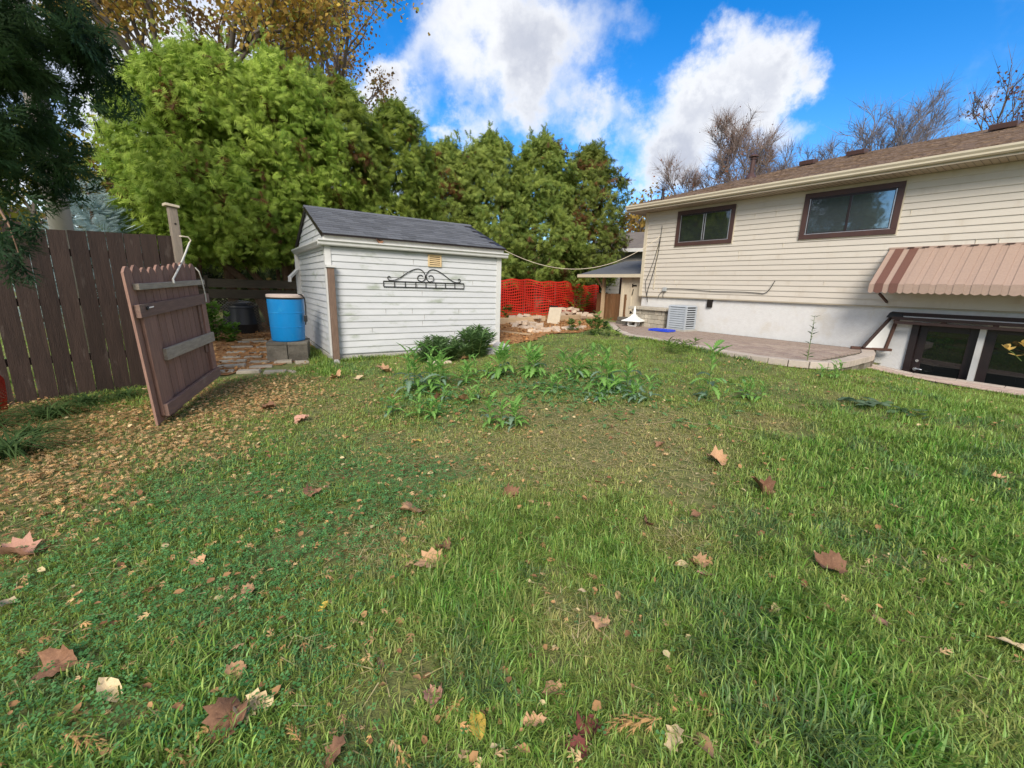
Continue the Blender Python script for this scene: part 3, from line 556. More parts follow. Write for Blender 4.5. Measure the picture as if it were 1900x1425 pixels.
# roof and its shingles
ry0, rz0, ry1, rz1 = -.13, 2.395, D_ / 2, 3.085; sl = math.hypot(ry1 - ry0, rz1 - rz0); ang = math.atan2(rz1 - rz0, ry1 - ry0)
b = MB(); b.prism([(ry0, rz0), (ry1, rz1), (D_ + .13, rz0), (D_ + .13, rz0 - .03), (ry1, rz1 - .03), (ry0, rz0 - .03)], -.06, W_ + .09); rf = b.build('roof', M['dark_sash'], shed)
rows = 13; ex = sl / rows; tabw = .30
b = MB(); b.hexa([(.003, -.012, .004), (tabw - .004, -.012, .004), (tabw - .004, ex + .01, .0), (.003, ex + .01, .0), (.003, -.012, .013), (tabw - .004, -.012, .013), (tabw - .004, ex + .01, .005), (.003, ex + .01, .005)]); tab = b.mesh('shingle', M['shingle_grey'])
for r_ in range(rows):
    off = (r_ % 3) * .1 + rnd.uniform(-.01, .01)
    for k in range(14):
        x = -.07 - off + k * tabw
        if x + tabw > W_ + .11: continue
        o = link('shingle', tab, rf, (max(x, -.07), ry0 + math.cos(ang) * ex * r_, rz0 + math.sin(ang) * ex * r_ + rnd.uniform(0, .002)), (ang, rnd.gauss(0, .004), 0))
        if x < -.07: o.scale = ((tabw + x + .07) / tabw, 1, 1)
    x = -.07 - off + 14 * tabw
b = MB(); b.hexa([(-.075, ry1 - .12, rz1 - .035), (W_ + .10, ry1 - .12, rz1 - .035), (W_ + .10, ry1 + .12, rz1 - .035), (-.075, ry1 + .12, rz1 - .035), (-.075, ry1 - .01, rz1 + .02), (W_ + .10, ry1 - .01, rz1 + .02), (W_ + .10, ry1 + .01, rz1 + .02), (-.075, ry1 + .01, rz1 + .02)]); b.build('ridge_cap', M['shingle_grey'], rf)
b = MB(); b.prism([(ry0 + .02, rz0 - .025), (ry1, rz1 - .02), (ry1, rz1 - .09), (ry0 + .1, rz0 - .06)], -.064, -.04); b.prism([(D_ + .11, rz0 - .025), (ry1, rz1 - .02), (ry1, rz1 - .09), (D_ + .03, rz0 - .06)], -.064, -.04); b.build('rake_board', M['dark_sash'], shed)
vt = link('vent', None, shed)
b = MB(); x0, x1, z0, z1 = 2.0, 2.305, 1.915, 2.165
b.bx(x0, x1, -.045, -.02, z0, z0 + .035); b.bx(x0, x1, -.045, -.02, z1 - .02, z1); b.bx(x0, x0 + .035, -.0445, -.02, z0 + .035, z1 - .02); b.bx(x1 - .035, x1, -.0445, -.02, z0 + .035, z1 - .02); b.build('vent_frame', M['vent'], vt, bev=.003)
b = MB(); b.bx(x0 + .03, x1 - .03, -.026, -.021, z0 + .03, z1 - .015); b.build('backing', M['dark_hole'], vt)
for i in range(5):
    z = z0 + .05 + i * .039; b = MB(); b.hexa([(x0 + .036, -.044, z), (x1 - .036, -.044, z), (x1 - .036, -.04, z), (x0 + .036, -.04, z), (x0 + .036, -.030, z + .024), (x1 - .036, -.030, z + .024), (x1 - .036, -.026, z + .024), (x0 + .036, -.026, z + .024)]); b.build('louvre', M['vent'], vt)
b = MB(); yb = D_ - .05; b.beam((-.075, yb, 2.18), (-.075, yb, .15), .06, .08, (1, 0, 0)); b.beam((-.075, yb - .02, 1.80), (-.30, yb - .30, 1.60), .07, .06); b.beam((-.29, yb - .285, 1.62), (-.30, yb - .30, 1.50), .07, .07, (1, 0, 0)); b.build('downspout', M['trim_white'], shed, bev=.006)
# iron scroll ornament on the shed wall
orn = thing('wall_ornament', 'black wrought iron scroll panel hung on the white shed wall', 'ornament', SW(0, 0, 0), SROT)
y = -.034; X0, X1 = 1.04, 2.845; zb, zt = 1.475, 1.585
b = MB()
for z in (zb, zt): b.beam((X0, y, z), (X1, y, z), .012, .018)
b.build('rail', M['iron'], orn)
b = MB()
for i in range(9): x = X0 + (X1 - X0) * i / 8; b.beam((x, y, zb + .006), (x, y, zt - .006), .014, .012, (1, 0, 0))
b.build('bar', M['iron'], orn)
def scroll(sg):
    xm = (X0 + X1) / 2; P = []
    # outer curl, sweep up, over the top, down to the inner curl (in half-widths)
    for t in np.linspace(math.pi * .15, -math.pi * 1.35, 12): P.append((.765 + .045 * math.cos(t) * (1 - .0 * t), .075 + .055 * math.sin(t) * 1.0)) if False else None
    cx, cz, r = .755, .060, .045
    curl = [(cx + r * (.45 + .55 * k / 9) * math.cos(a), cz + r * (.45 + .55 * k / 9) * math.sin(a)) for k, a in enumerate(np.linspace(math.pi * .9, -math.pi * .55, 10))]
    P = curl + [(.70, .012), (.62, .03), (.52, .085), (.42, .155), (.32, .215), (.23, .252), (.16, .262), (.10, .248), (.055, .215), (.022, .165), (.006, .115), (.014, .07), (.045, .028), (.09, .008), (.135, .022)]
    ccx, ccz = .105, .078
    P += [(ccx + .075 * (1 - .28 * k / 8) * math.cos(a), ccz + .075 * (1 - .28 * k / 8) * math.sin(a)) for k, a in enumerate(np.linspace(-math.pi * .18, math.pi * .80, 9))]
    Q = [(xm + sg * px_ * 1.03, y, zt + .008 + pz_) for px_, pz_ in P]
    # smooth
    V = [Vector(q) for q in Q]; S = []
    for i in range(len(V) - 1):
        p0, p1, p2, p3 = V[max(i - 1, 0)], V[i], V[i + 1], V[min(i + 2, len(V) - 1)]
        for t in (0, .33, .67): S.append(.5 * ((2 * p1) + (p2 - p0) * t + (2 * p0 - 5 * p1 + 4 * p2 - p3) * t * t + (3 * p1 - p0 - 3 * p2 + p3) * t ** 3))
    S.append(V[-1]); return MB().tube(S, .0085, 6)
for sg in (-1, 1): scroll(sg).build('scroll', M['iron'], orn, smooth=True)
b = MB(); b.bx((X0 + X1) / 2 - .02, (X0 + X1) / 2 + .02, y - .013, y + .013, zt + .10, zt + .125); b.build('collar', M['iron'], orn)
# leaning post at the shed corner
ps = thing('wooden_post', 'brown weathered post leaning on the near corner of the white shed', 'post', SW(.05, -.12, 0), SROT)
b = MB(); b.hexa([(-.06, -.06, -.1), (.055, -.06, -.1), (.055, .05, -.1), (-.06, .05, -.1), (-.066, -.03, 1.80), (.048, -.03, 1.80), (.048, .07, 1.80), (-.066, .07, 1.80)]); b.build('shaft', M['brown_post'], ps, bev=.008)
b = MB(); b.bx(-.09, .07, -.055, .08, 1.80, 1.84); b.build('cap', M['trim_white'], ps)
b = MB(); b.hexa([(-.10, -.11, -.1), (.08, -.11, -.1), (.08, .06, -.1), (-.10, .06, -.1), (-.06, -.085, .06), (.03, -.085, .05), (.03, -.061, .09), (-.06, -.061, .09)]); b.build('footing', M['slab_grey'], ps, bev=.02)
for i in range(12):
    x_, r_ = rnd.uniform(.3, 3.6), rnd.randint(1, 14); z_ = c0 + r_ * ch
    MB().bx(x_, x_ + .004, -.0235, -.012, z_ + .004, z_ + ch * .96).build('seam', M['slab_grey'], shed)
# ------------------------------------------------------------------ wooden fence, gate, post
FO = np.array([-5.783, 5.054, 0]); FA = R(38.1); FROT = math.pi / 2 - FA
fence = thing('wooden_fence', 'dark brown vertical board fence along the left side of the yard', 'fence', FO, FROT)
s = -.75; k = 0
while s < 1.50:
    w = .163 + rnd.uniform(-.004, .012); zt = 2.03 + .045 * (s + .1) + .42 * min(.35, max(0, .12 - s)) + rnd.uniform(-.006, .006); t = rnd.uniform(-.004, .004); g = .011 + rnd.uniform(-.005, .005)
    b = MB(); b.hexa([(s, -.01 + t, -.1), (s + w, -.01 + t, -.1), (s + w, .01 + t, -.1), (s, .01 + t, -.1), (s + rnd.uniform(-.003, .003), -.01 + t, zt), (s + w + rnd.uniform(-.004, .003), -.01 + t, zt + .006), (s + w, .01 + t, zt + .006), (s, .01 + t, zt)])
    b.build('board', M['fence'] if k < 8 else M['old_board'] if False else M['fence'], fence); s += w + g; k += 1
for z in (.45, 1.15, 1.75): MB().bx(-.75, 1.62, .014, .05, z, z + .09).build('rail', M['fence'], fence)
pw = FO + np.array([math.sin(FA), math.cos(FA), 0]) * 1.585
gpst = thing('gate_post', 'tall grey weathered post with a square cap at the end of the brown fence', 'post', pw, FROT)
b = MB(); b.hexa([(-.05, -.08, -.2), (.055, -.08, -.2), (.055, .03, -.2), (-.05, .03, -.2), (-.075, -.08, 2.49), (.025, -.08, 2.49), (.025, .02, 2.49), (-.075, .02, 2.49)]); b.build('shaft', M['post_wood'], gpst, bev=.006)
MB().hexa([(-.11, -.11, 2.49), (.05, -.11, 2.475), (.05, .05, 2.475), (-.11, .05, 2.49), (-.11, -.11, 2.525), (.05, -.11, 2.505), (.05, .05, 2.505), (-.11, .05, 2.525)]).build('cap', M['slab_tan'], gpst, bev=.004)
MB().tube([(-.02, -.082, 2.26), (-.02, -.084, 2.26)], .014, 8).build('knot', M['dark_hole'], gpst); 
# gate leaf
GBL = gp(294, 792); GBR = CAM + (at_z(398, 700, 0) - CAM) * .925; GTL = at_depth(226, 495, math.hypot(*GBL[:2]) + .02); GTR = at_depth(359, 487, math.hypot(*GBR[:2]) + .03)
gu = GBR - GBL; gl = float(np.linalg.norm(gu[:2])); grot = math.atan2(gu[1], gu[0])
gate = thing('wooden_gate', 'brown picket gate hanging open and crooked beside the dark fence', 'gate', GBL, grot)
Rz = np.array([[math.cos(grot), math.sin(grot), 0], [-math.sin(grot), math.cos(grot), 0], [0, 0, 1]])
gL = [Rz @ (p - GBL) for p in (GBL, GBR, GTL, GTR)]
gn = np.cross(gL[1] - gL[0], gL[2] - gL[0]); gn /= np.linalg.norm(gn); gn = gn if (Rz.T @ gn) @ (CAM - GBL) > 0 else -gn
def GP(u, v, w): return tuple((gL[0] * (1 - u) + gL[1] * u) * (1 - v) + (gL[2] * (1 - u) + gL[3] * u) * v + gn * w)
def gbox(u0, u1, va, vb, w0, w1, slope=(0, 0), m=M['gate'], name='rail', bev=.004, par=None):
    v = lambda u, base: base[0] + (base[1] - base[0]) * u
    p = [GP(u0, v(u0, va), w1), GP(u1, v(u1, va), w1), GP(u1, v(u1, va), w0), GP(u0, v(u0, va), w0), GP(u0, v(u0, vb), w1), GP(u1, v(u1, vb), w1), GP(u1, v(u1, vb), w0), GP(u0, v(u0, vb), w0)]
    return MB().hexa(p).build(name, m, par or gate, bev=bev)
n = 11
for i in range(n):
    u0, u1 = i / n + .003, (i + 1) / n - .003; b0 = rnd.uniform(-.01, .01); tp = 1 + rnd.uniform(-.012, .008); sgs = 5
    poly = [(u0, b0), (u1, b0), (u1, tp - .035)] + [(u1 - (u1 - u0) * k / sgs, tp - .035 + .035 * math.sin(math.pi * k / sgs)) for k in range(1, sgs)] + [(u0, tp - .035)]
    vs = [GP(u, v, 0) for u, v in poly] + [GP(u, v, -.022) for u, v in poly]; m_ = len(poly)
    MB().add(vs, [tuple(range(m_)), tuple(range(2 * m_ - 1, m_ - 1, -1))] + [(j, (j + 1) % m_, m_ + (j + 1) % m_, m_ + j) for j in range(m_)]).build('picket', M['gate'], gate)
gbox(.06, 1.06, (.862, .815), (.900, .855), .002, .055, m=M['grey_wood'])
gbox(.02, 1.10, (.695, .655), (.775, .735), .002, .055, m=M['rail'])
gbox(.19, 1.03, (.395, .325), (.475, .405), .038, .075, m=M['grey_wood'])
gbox(.06, 1.02, (.045, .01), (.125, .09), .036, .075, m=M['rail'])
gbox(.055, .20, (.05, .05), (.695, .69), .002, .036, m=M['gate'], name='stile')
gbox(.945, 1.03, (.02, .02), (.65, .655), .002, .04, m=M['gate'], name='stile')
gbox(.90, .945, (.25, .25), (.65, .655), .002, .02, m=M['rail'], name='batten')
gbox(.08, .105, (.735, .735), (.755, .755), .056, .07, m=M['iron'], name='latch'); gbox(.105, .16, (.742, .74), (.750, .748), .058, .068, m=M['lock'], name='latch_bolt', bev=0)
def dep(px, py, d): return at_depth(px, py, d)
rp = thing('rope', 'pale rope tying the crooked gate up to the tall post', 'rope', (0, 0, 0)); dp = math.hypot(pw[0], pw[1])
gtop = Rz.T @ np.array(GP(.50, .895, .06)) + GBL; gr1 = Rz.T @ np.array(GP(.96, .96, .03)) + GBL; gr2 = Rz.T @ np.array(GP(.99, .86, .065)) + GBL; gr3 = Rz.T @ np.array(GP(1.0, .72, .07)) + GBL
MB().tube([dep(329, 438, dp - .06), dep(338, 438.5, dp - .085), dep(349, 440, dp - .06), dep(354, 446, dp - .05), dep(351, 451, dp - .06)], .009, 6).build('loop', M['cord'], rp)
b = MB(); pa = dep(351, 451, dp - .06); b.tube([pa + (gtop - pa) * t + np.array([0, 0, -.02 * math.sin(math.pi * t)]) for t in np.linspace(0, 1, 8)] + [gtop + np.array([.02, -.02, -.05])], .012, 6); b.build('strand', M['rope'], rp)
b = MB(); b.tube([gr1, gr1 * .6 + gr2 * .4 + np.array([.02, 0, .01]), gr2, gr2 * .5 + gr3 * .5, gr3, gr3 - np.array([0, 0, .08])], .008, 6); b.build('loose_end', M['rope'], rp)
# ------------------------------------------------------------------ rear fence with chain link
rf0, rf1 = np.array([-9.5, 9.8, 0]), np.array([-.9, 15.6, 0])
rd = rf1 - rf0; rl = float(np.linalg.norm(rd)); rrot = math.atan2(rd[1], rd[0])
rear = thing('rear_fence', 'old fence of two weathered boards over chain link behind the compost bin', 'fence', rf0 + np.array([0, 0, .1]), rrot)
for i in range(5):
    x0, x1 = rl * i / 5 + .01, rl * (i + 1) / 5 - .01
    MB().bx(x0, x1, -.02, .01, 1.20 + rnd.uniform(-.01, .01), 1.42).build('board', M['old_board'], rear); MB().bx(x0, x1, -.02, .01, .93, 1.16).build('board', M['old_board'], rear)
for i in range(6): MB().bx(rl * i / 5 - .045, rl * i / 5 + .045, .012, .10, -.3, 1.5).build('post', M['old_board'], rear)
b = MB(); h = .95; st = .075
for i in range(int(rl / st) + 14):
    for sg in (1, -1):
        x0 = i * st - (0 if sg > 0 else 0); x1 = x0 + sg * h
        xa, za, xb, zb_ = x0, -.05, x1, -.05 + h
        if max(xa, xb) > rl or min(xa, xb) < 0: continue
        b.add([(xa - .004, .03 + .004 * sg, za), (xa + .004, .03 + .004 * sg, za), (xb + .004, .03 + .004 * sg, zb_), (xb - .004, .03 + .004 * sg, zb_)], [(0, 1, 2, 3)])
tag(b.build('chain_link', pm('wire', (.26, .23, .18), (.2, .17, .13), 9, .5), rear), kind='stuff')
# ------------------------------------------------------------------ orange netting
def netting(name, label, P, hts, cell=.06, wid=.018, sag=.05, seed=1):
    """strands of a plastic safety fence following a wavy line; P world base points, hts height at each"""
    rr = random.Random(seed); base = P[0]; o = thing(name, label, 'netting', base)
    Q = resample([p[:2] for p in P], cell); hh = np.interp(np.linspace(0, 1, len(Q)), np.linspace(0, 1, len(hts)), hts); zz = np.interp(np.linspace(0, 1, len(Q)), np.linspace(0, 1, len(P)), [p[2] for p in P])
    rows = int(max(hts) / cell)
    def pt(i, v):
        q = Q[i]; t = (Q[min(i + 1, len(Q) - 1)] - Q[max(i - 1, 0)]); t = t / np.linalg.norm(t); nn = np.array([t[1], -t[0]])
        x = i * cell; bulge = .09 * math.sin(x * 2.3 + seed) * math.sin(v * 2.6) + .05 * math.sin(x * 5.1 + v * 3); dz = -.06 * v * (.5 + .5 * math.sin(x * 2.9 + 1)) + .025 * math.sin(x * 7 + v * 9)
        return np.array([q[0] + nn[0] * bulge - base[0], q[1] + nn[1] * bulge - base[1], zz[i] - base[2] + v * hh[i] + dz])
    b = MB()
    for r_ in range(rows + 1):
        v = r_ / rows; w = wid * (1.4 if r_ in (0, rows) else 1) / 2
        vs = []
        for i in range(len(Q)): p = pt(i, v); vs += [(p[0], p[1], p[2] - w), (p[0], p[1], p[2] + w)]
        b.add(vs, [(2 * i, 2 * i + 2, 2 * i + 3, 2 * i + 1) for i in range(len(Q) - 1)])
    for i in range(len(Q)):
        w = wid * .42; vs = []; t = (Q[min(i + 1, len(Q) - 1)] - Q[max(i - 1, 0)]); t = t / np.linalg.norm(t); K = 8
        for k_ in range(K + 1): p = pt(i, k_ / K); vs += [(p[0] - t[0] * w, p[1] - t[1] * w, p[2]), (p[0] + t[0] * w, p[1] + t[1] * w, p[2])]
        b.add(vs, [(2 * k_, 2 * k_ + 1, 2 * k_ + 3, 2 * k_ + 2) for k_ in range(K)])
    me = b.mesh('net', M['orange'], fix=False); tag(link('net', me, o), kind='stuff'); return o
ob0, ob1 = gp(915, 590), gp(1106, 584)
obm = (ob0 + ob1) / 2
on = netting('safety_fence', 'orange plastic safety fence strung below the cedars beyond the shed', [ob0, obm + np.array([.1, -.1, 0]), ob1], [1.42, 1.40, 1.25], .10, .042)
for t in (.02, .26, .55, .78, .98):
    p = (ob0 + (ob1 - ob0) * t) - ob0; MB().bx(p[0] - .02, p[0] + .02, p[1] + .10, p[1] + .14, -.1, 1.4).build('stake', M['brown_post'], on)
pA = gp(15, 764); pB = gp(-60, 800)
netting('orange_netting', 'slumped piece of orange plastic netting at the left edge by the fence', [pA, (pA + pB) / 2, pB], [.42, .62, .75], .05, .022, seed=4)
# ------------------------------------------------------------------ barrel, blocks, compost bin
dbar = 9.55; bb = at_depth(536, 631, dbar); zst = float(bb[2])
gz = float(TZ(bb[0], bb[1]))
bar = thing('rain_barrel', 'bright blue plastic rain barrel standing on concrete blocks beside the shed', 'barrel', (bb[0], bb[1], zst), R(20)); bar.scale = (.82, .82, .90)
rbt, hbt = .385, .93
prof = [(.345, 0), (.36, .012), (.363, .03), (.375, .30), (.381, .304), (.381, .316), (.376, .32), (.387, .60), (.393, .604), (.393, .616), (.388, .62), (.395, .80), (.395, .90)]
MB().lathe(prof, 40).build('body', M['blue'], bar, smooth=True).modifiers.new('e', 'EDGE_SPLIT').split_angle = R(50)
MB().lathe([(.393, .895), (.402, .90), (.402, .925), (.395, .93)], 40).build('rim', M['black_plastic'], bar)
MB().lathe([(.396, .931), (.405, .935), (.405, .985), (.38, .995)], 40).build('lid', M['barrel_lid'], bar)
b = MB(); b.tube([(.30, -.20, 1.0), (.38, -.18, .99), (.43, -.16, .92), (.44, -.15, .75), (.43, -.15, .5), (.41, -.14, .35)], .016, 8); b.build('hose', M['black_plastic'], bar)
b = MB(); b.bx(.385, .46, -.20, -.12, .42, .56); b.build('hose_fitting', M['black_plastic'], bar, bev=.01)
ux, uy = HX, HY
def block(px, py, d, w, dpt, h, z0, rot, label, mat='stone_dark'):
    p = at_depth(px, py, d); o = thing('concrete_block', label, 'block', (p[0], p[1], z0), rot, 'blocks under the rain barrel'); b = MB(); b.bx(-w / 2, w / 2, -dpt / 2, dpt / 2, 0, h); b.build('body', M[mat], o, bev=.012); return o
hst = zst - gz
brt = R(22)
for dx, dy, lb in [(-.18, -.20, 'mossy block under the front left of the blue barrel'), (.18, -.20, 'stained block under the front right of the blue barrel'), (-.18, .16, 'block under the back left of the blue barrel'), (.18, .16, 'block under the back right of the blue barrel nearest the downspout')]:
    c_, s_ = math.cos(brt), math.sin(brt); X = bb[0] + dx * c_ - dy * s_; Y = bb[1] + dx * s_ + dy * c_
    o = thing('concrete_block', lb, 'block', (X, Y, gz - .02), brt); MB().bx(-.175, .175, -.17, .17, 0, hst - .035).build('body', M['stone_dark'], o, bev=.012)
    MB().bx(-.178, .178, -.175, .175, hst - .034, hst + .018).build('cap_slab', M['stone_dark'], o, bev=.008)
cb = gp(452, 616); compost = thing('compost_bin', 'round black plastic compost bin with a lid in front of the chain link', 'compost bin', cb)
prof = [(.46, 0), (.47, .02), (.445, .22), (.455, .235), (.45, .25), (.405, .62), (.40, .66), (.42, .665), (.42, .70), (.39, .73)]
MB().lathe(prof, 28).build('body', M['black_plastic'], compost, smooth=True).modifiers.new('e', 'EDGE_SPLIT').split_angle = R(45)
MB().lathe([(.33, .72), (.34, .76), (.31, .80), (.16, .825), (.15, .80), (.12, .80), (.12, .84)], 28).build('lid', M['black_plastic'], compost)
b = MB(); b.bx(-.15, .15, -.475, -.44, .04, .24); b.build('hatch', M['black_plastic'], compost, bev=.01)
# paving stones by the barrel
pth = thing('stone_path', None, None, (0, 0, 0)); tag(pth, kind='structure')
rowy = [(692, 398, 540), (683, 402, 500), (674, 404, 566), (665, 412, 560), (656, 420, 566), (646, 428, 500), (637, 440, 500)]
for py, xa, xb in rowy:
    x = xa
    while x < xb:
        w = rnd.uniform(34, 62); A = gp(x, py); B = gp(min(x + w, xb + 8), py - w * .035); t = B - A; L = np.linalg.norm(t[:2]); ang_ = math.atan2(t[1], t[0])
        b = MB(); l, wd = L * .97, .20; c = .025
        b.hexa([(0, -wd / 2, -.05), (l, -wd / 2 + rnd.uniform(-c, c), -.05), (l, wd / 2, -.05), (0, wd / 2, -.05), (rnd.uniform(0, c), -wd / 2 + .01, .035), (l - rnd.uniform(0, c), -wd / 2 + .01, .035), (l - .01, wd / 2 - .01, .035), (.01, wd / 2 - .01, .035)])
        b.build('paving_stone', M['flag'], pth, loc=A + np.array([0, 0, rnd.uniform(-.01, .012)]), rot=(rnd.gauss(0, .02), rnd.gauss(0, .02), ang_), bev=.012); x += w + 3
def slab(name, px, py, w, d, h, rot, label, cat, mat, tilt=(0, 0)):
    p = gp(px, py); o = thing(name, label, cat, p, rot); c = .03
    b = MB(); b.hexa([(-w / 2, -d / 2, -.03), (w / 2, -d / 2, -.03), (w / 2, d / 2, -.03), (-w / 2, d / 2, -.03), (-w / 2 + c, -d / 2 + c, h), (w / 2 - c * .4, -d / 2 + c * .3, h), (w / 2 - c, d / 2 - c, h), (-w / 2 + c * .3, d / 2 - c * .6, h)])
    m = b.build('body', M[mat], o, bev=.012); m.rotation_euler = (tilt[0], tilt[1], 0); return o
slab('stone_slab', 815, 674, .46, .22, .05, R(30), 'pale flat stone lying in the grass before the goldenrod', 'stone', 'slab_tan')
slab('broken_slab', 916, 655, .34, .30, .10, R(15), 'lower grey broken slab at the shed corner', 'stone', 'slab_grey')
o = slab('broken_slab', 930, 650, .36, .30, .07, R(-20), 'upper tilted grey slab resting at the right shed corner', 'stone', 'slab_grey', (.12, .22)); o.location.z += .07
slab('plank_end', 470, 633, .5, .09, .06, R(40), 'short pale board lying on the mulch before the compost bin', 'board', 'timber')
# ------------------------------------------------------------------ beyond the shed: timbers, brick pile, slab
def timber(pxa, pya, pxb, pyb, h, w, label, z=0):
    A = gp(pxa, pya); B = gp(pxb, pyb); t = B - A; L = float(np.linalg.norm(t[:2])); o = thing('landscape_timber', label, 'timber', A + np.array([0, 0, z]), math.atan2(t[1], t[0])); b = MB(); b.hexa([(0, 0, -.05), (L, 0, -.05 + t[2]), (L, w, -.05 + t[2]), (0, w, -.05), (0, 0, h), (L, 0, h + t[2]), (L, w, h + t[2]), (0, w, h)]); b.build('body', M['timber'], o, bev=.012)
timber(905, 604, 1012, 598, .20, .14, 'long tan timber edging left of the leaning slab')
timber(1034, 597, 1112, 592, .20, .14, 'shorter tan timber edging right of the leaning slab')
timber(926, 617, 985, 623, .05, .10, 'thin pale timber lying flat on the mulch beside the lawn')
ls = gp(1026, 601); o = thing('leaning_slab', 'square tan paving slab leaning against the timber edging', 'slab', ls, HROT + R(12))
b = MB(); b.hexa([(-.22, -.06, 0), (.26, -.06, 0), (.26, 0, 0), (-.22, 0, 0), (-.26, .12, .52), (.21, .12, .54), (.21, .18, .52), (-.26, .18, .50)]); b.build('body', M['slab_tan'], o, bev=.01)
b = MB(); b.bx(-.28, -.02, .12, .26, .53, .57); b.build('black_tray', M['black_plastic'], thing('flat_pot', 'flat black nursery tray lying on top of the leaning tan slab', 'tray', ls, HROT + R(12)), bev=.01)
tb = [brickmesh('brick', .24, .16, .09, M['tan_brick']), brickmesh('brick', .20, .20, .08, M['tan_brick'])]
heap = [(955, 607, 0), (966, 609, 0), (978, 611, 0), (990, 611, 0), (1003, 612, 0), (1016, 613, 0), (962, 604, .07), (975, 606, .08), (988, 607, .08), (1001, 609, .06), (950, 602, 0), (985, 616, 0), (998, 617, 0), (1012, 616, 0), (1036, 616, 0), (1050, 613, 0), (1064, 612, 0), (1078, 610, 0), (972, 600, .02), (1030, 611, .02)]
wallb = [(1040, 582, .18), (1050, 580, .20), (1060, 581, .20), (1072, 581, .19), (1084, 583, .17), (1046, 577, .30), (1056, 576, .30), (1066, 578, .29), (1093, 583, .18), (950, 588, .18), (965, 587, .17), (980, 586, .17), (995, 587, .17)]
def pose(i):
    return ['lying flat', 'tipped on edge', 'set askew'][i % 3]
for i, (px, py, dz) in enumerate(heap):
    p = gp(px, py); o = link('loose_brick', tb[i % 2], None, (p[0], p[1], p[2] + .07 + dz), (rnd.gauss(0, .16), rnd.gauss(0, .2), rnd.uniform(0, 3.1)), (1.15, 1.15, 1.1)); tag(o, 'pale tan brick in the loose heap on the mulch beside the lawn', 'brick', 'bricks heaped at the edge of the lawn')
for i, (px, py, dz) in enumerate(wallb):
    p = gp(px, py + 12); o = link('loose_brick', tb[i % 2], None, (p[0], p[1], p[2] + .07 + dz), (rnd.gauss(0, .16), rnd.gauss(0, .2), rnd.uniform(0, 3.1)), (1.2, 1.2, 1.1)); tag(o, 'tan brick piled on the timber edging below the orange netting', 'brick', 'bricks piled on the timber edging')
# ------------------------------------------------------------------ planter, lantern, AC, tray
pl = thing('stone_planter', 'grey stone block planter with a flat cap left of the air conditioner', 'planter', HO, HROT)
for r_ in range(4):
    for i in range(6):
        x0 = .22 + i * .245 - (.12 if r_ % 2 else 0); x1 = x0 + .24
        x0 = max(x0, .22); x1 = min(x1, 1.42)
        if x1 - x0 < .05: continue
        MB().bx(x0 + .003, x1 - .003, -.62 + rnd.uniform(-.006, .006), -.36, PATZ - .02 + r_ * .132, PATZ - .02 + (r_ + 1) * .132 - .006).build('block', M['planter_block'], pl, bev=.01)
for x0, x1 in ((.12, .55), (.555, 1.0), (1.005, 1.50)): MB().bx(x0, x1, -.70, -.05, PATZ + .51, PATZ + .60).build('cap', M['planter_block'], pl, bev=.015)
for x0, r0 in ((-.35, 0), (-.10, 0), (-.3, 1)):
    MB().bx(x0, x0 + .24, -.68, -.4, PATZ - .02 + r0 * .13, PATZ + .1 + r0 * .13).build('side_block', M['stone_dark'], pl, bev=.012)
la = at_z(1175, 605, PATZ); lan = thing('garden_lantern', 'white pagoda shaped garden lantern standing on the patio before the stone planter', 'lantern', (la[0], la[1], PATZ), HROT + R(20))
b = MB(); b.bx(-.13, .13, -.13, .13, 0, .03)
for sx_, sy_ in ((-1, -1), (1, -1), (-1, 1), (1, 1)): b.bx(sx_ * .12 - .03, sx_ * .12 + .03, sy_ * .12 - .03, sy_ * .12 + .03, .03, .13)
b.bx(-.15, .15, -.15, .15, .13, .15); b.build('base', M['white_plaster'], lan)
b = MB()
rings = [(.30, .16), (.29, .18), (.17, .235), (.09, .30), (.055, .36)]
for (r0, z0), (r1, z1) in zip(rings, rings[1:]):
    b.add([(r * x_, r * y_, z) for r, z in ((r0, z0), (r1, z1)) for x_, y_ in ((-1, -1), (1, -1), (1, 1), (-1, 1))], [(0, 1, 5, 4), (1, 2, 6, 5), (2, 3, 7, 6), (3, 0, 4, 7)])
b.add([(-.30, -.30, .16), (.30, -.30, .16), (.30, .30, .16), (-.30, .30, .16)], [(3, 2, 1, 0)]); b.build('roof', M['white_plaster'], lan)
MB().lathe([(.05, .35), (.045, .45), (.03, .54), (.012, .62)], 10).build('finial', M['white_plaster'], lan)
ac = thing('air_conditioner', 'pale grey outdoor air conditioner with louvred sides against the house', 'air conditioner', HW(1.66, -.80, PATZ), HROT)
aw_, ad, ah = .58, .54, .72
MB().bx(-.04, aw_ + .04, -.04, ad + .04, -.03, .04).build('pad', M['concrete'], ac)
MB().bx(.03, aw_ - .03, .03, ad - .03, .05, ah - .05).build('coil', M['cable'], ac)
b = MB()
for x0, y0 in ((0, 0), (aw_ - .055, 0), (0, ad - .055), (aw_ - .055, ad - .055)): b.bx(x0, x0 + .055, y0, y0 + .055, .04, ah - .05)
b.bx(.055, aw_ - .055, .004, .05, .04, .075); b.bx(aw_ - .05, aw_ - .004, .055, ad - .055, .04, .075); b.build('cabinet', M['ac'], ac, bev=.006)
b = MB(); b.hexa([(-.01, -.01, ah - .05), (aw_ + .01, -.01, ah - .05), (aw_ + .01, ad + .01, ah - .05), (-.01, ad + .01, ah - .05), (.03, .03, ah), (aw_ - .03, .03, ah), (aw_ - .03, ad - .03, ah), (.03, ad - .03, ah)]); b.build('top', M['ac'], ac, bev=.01)
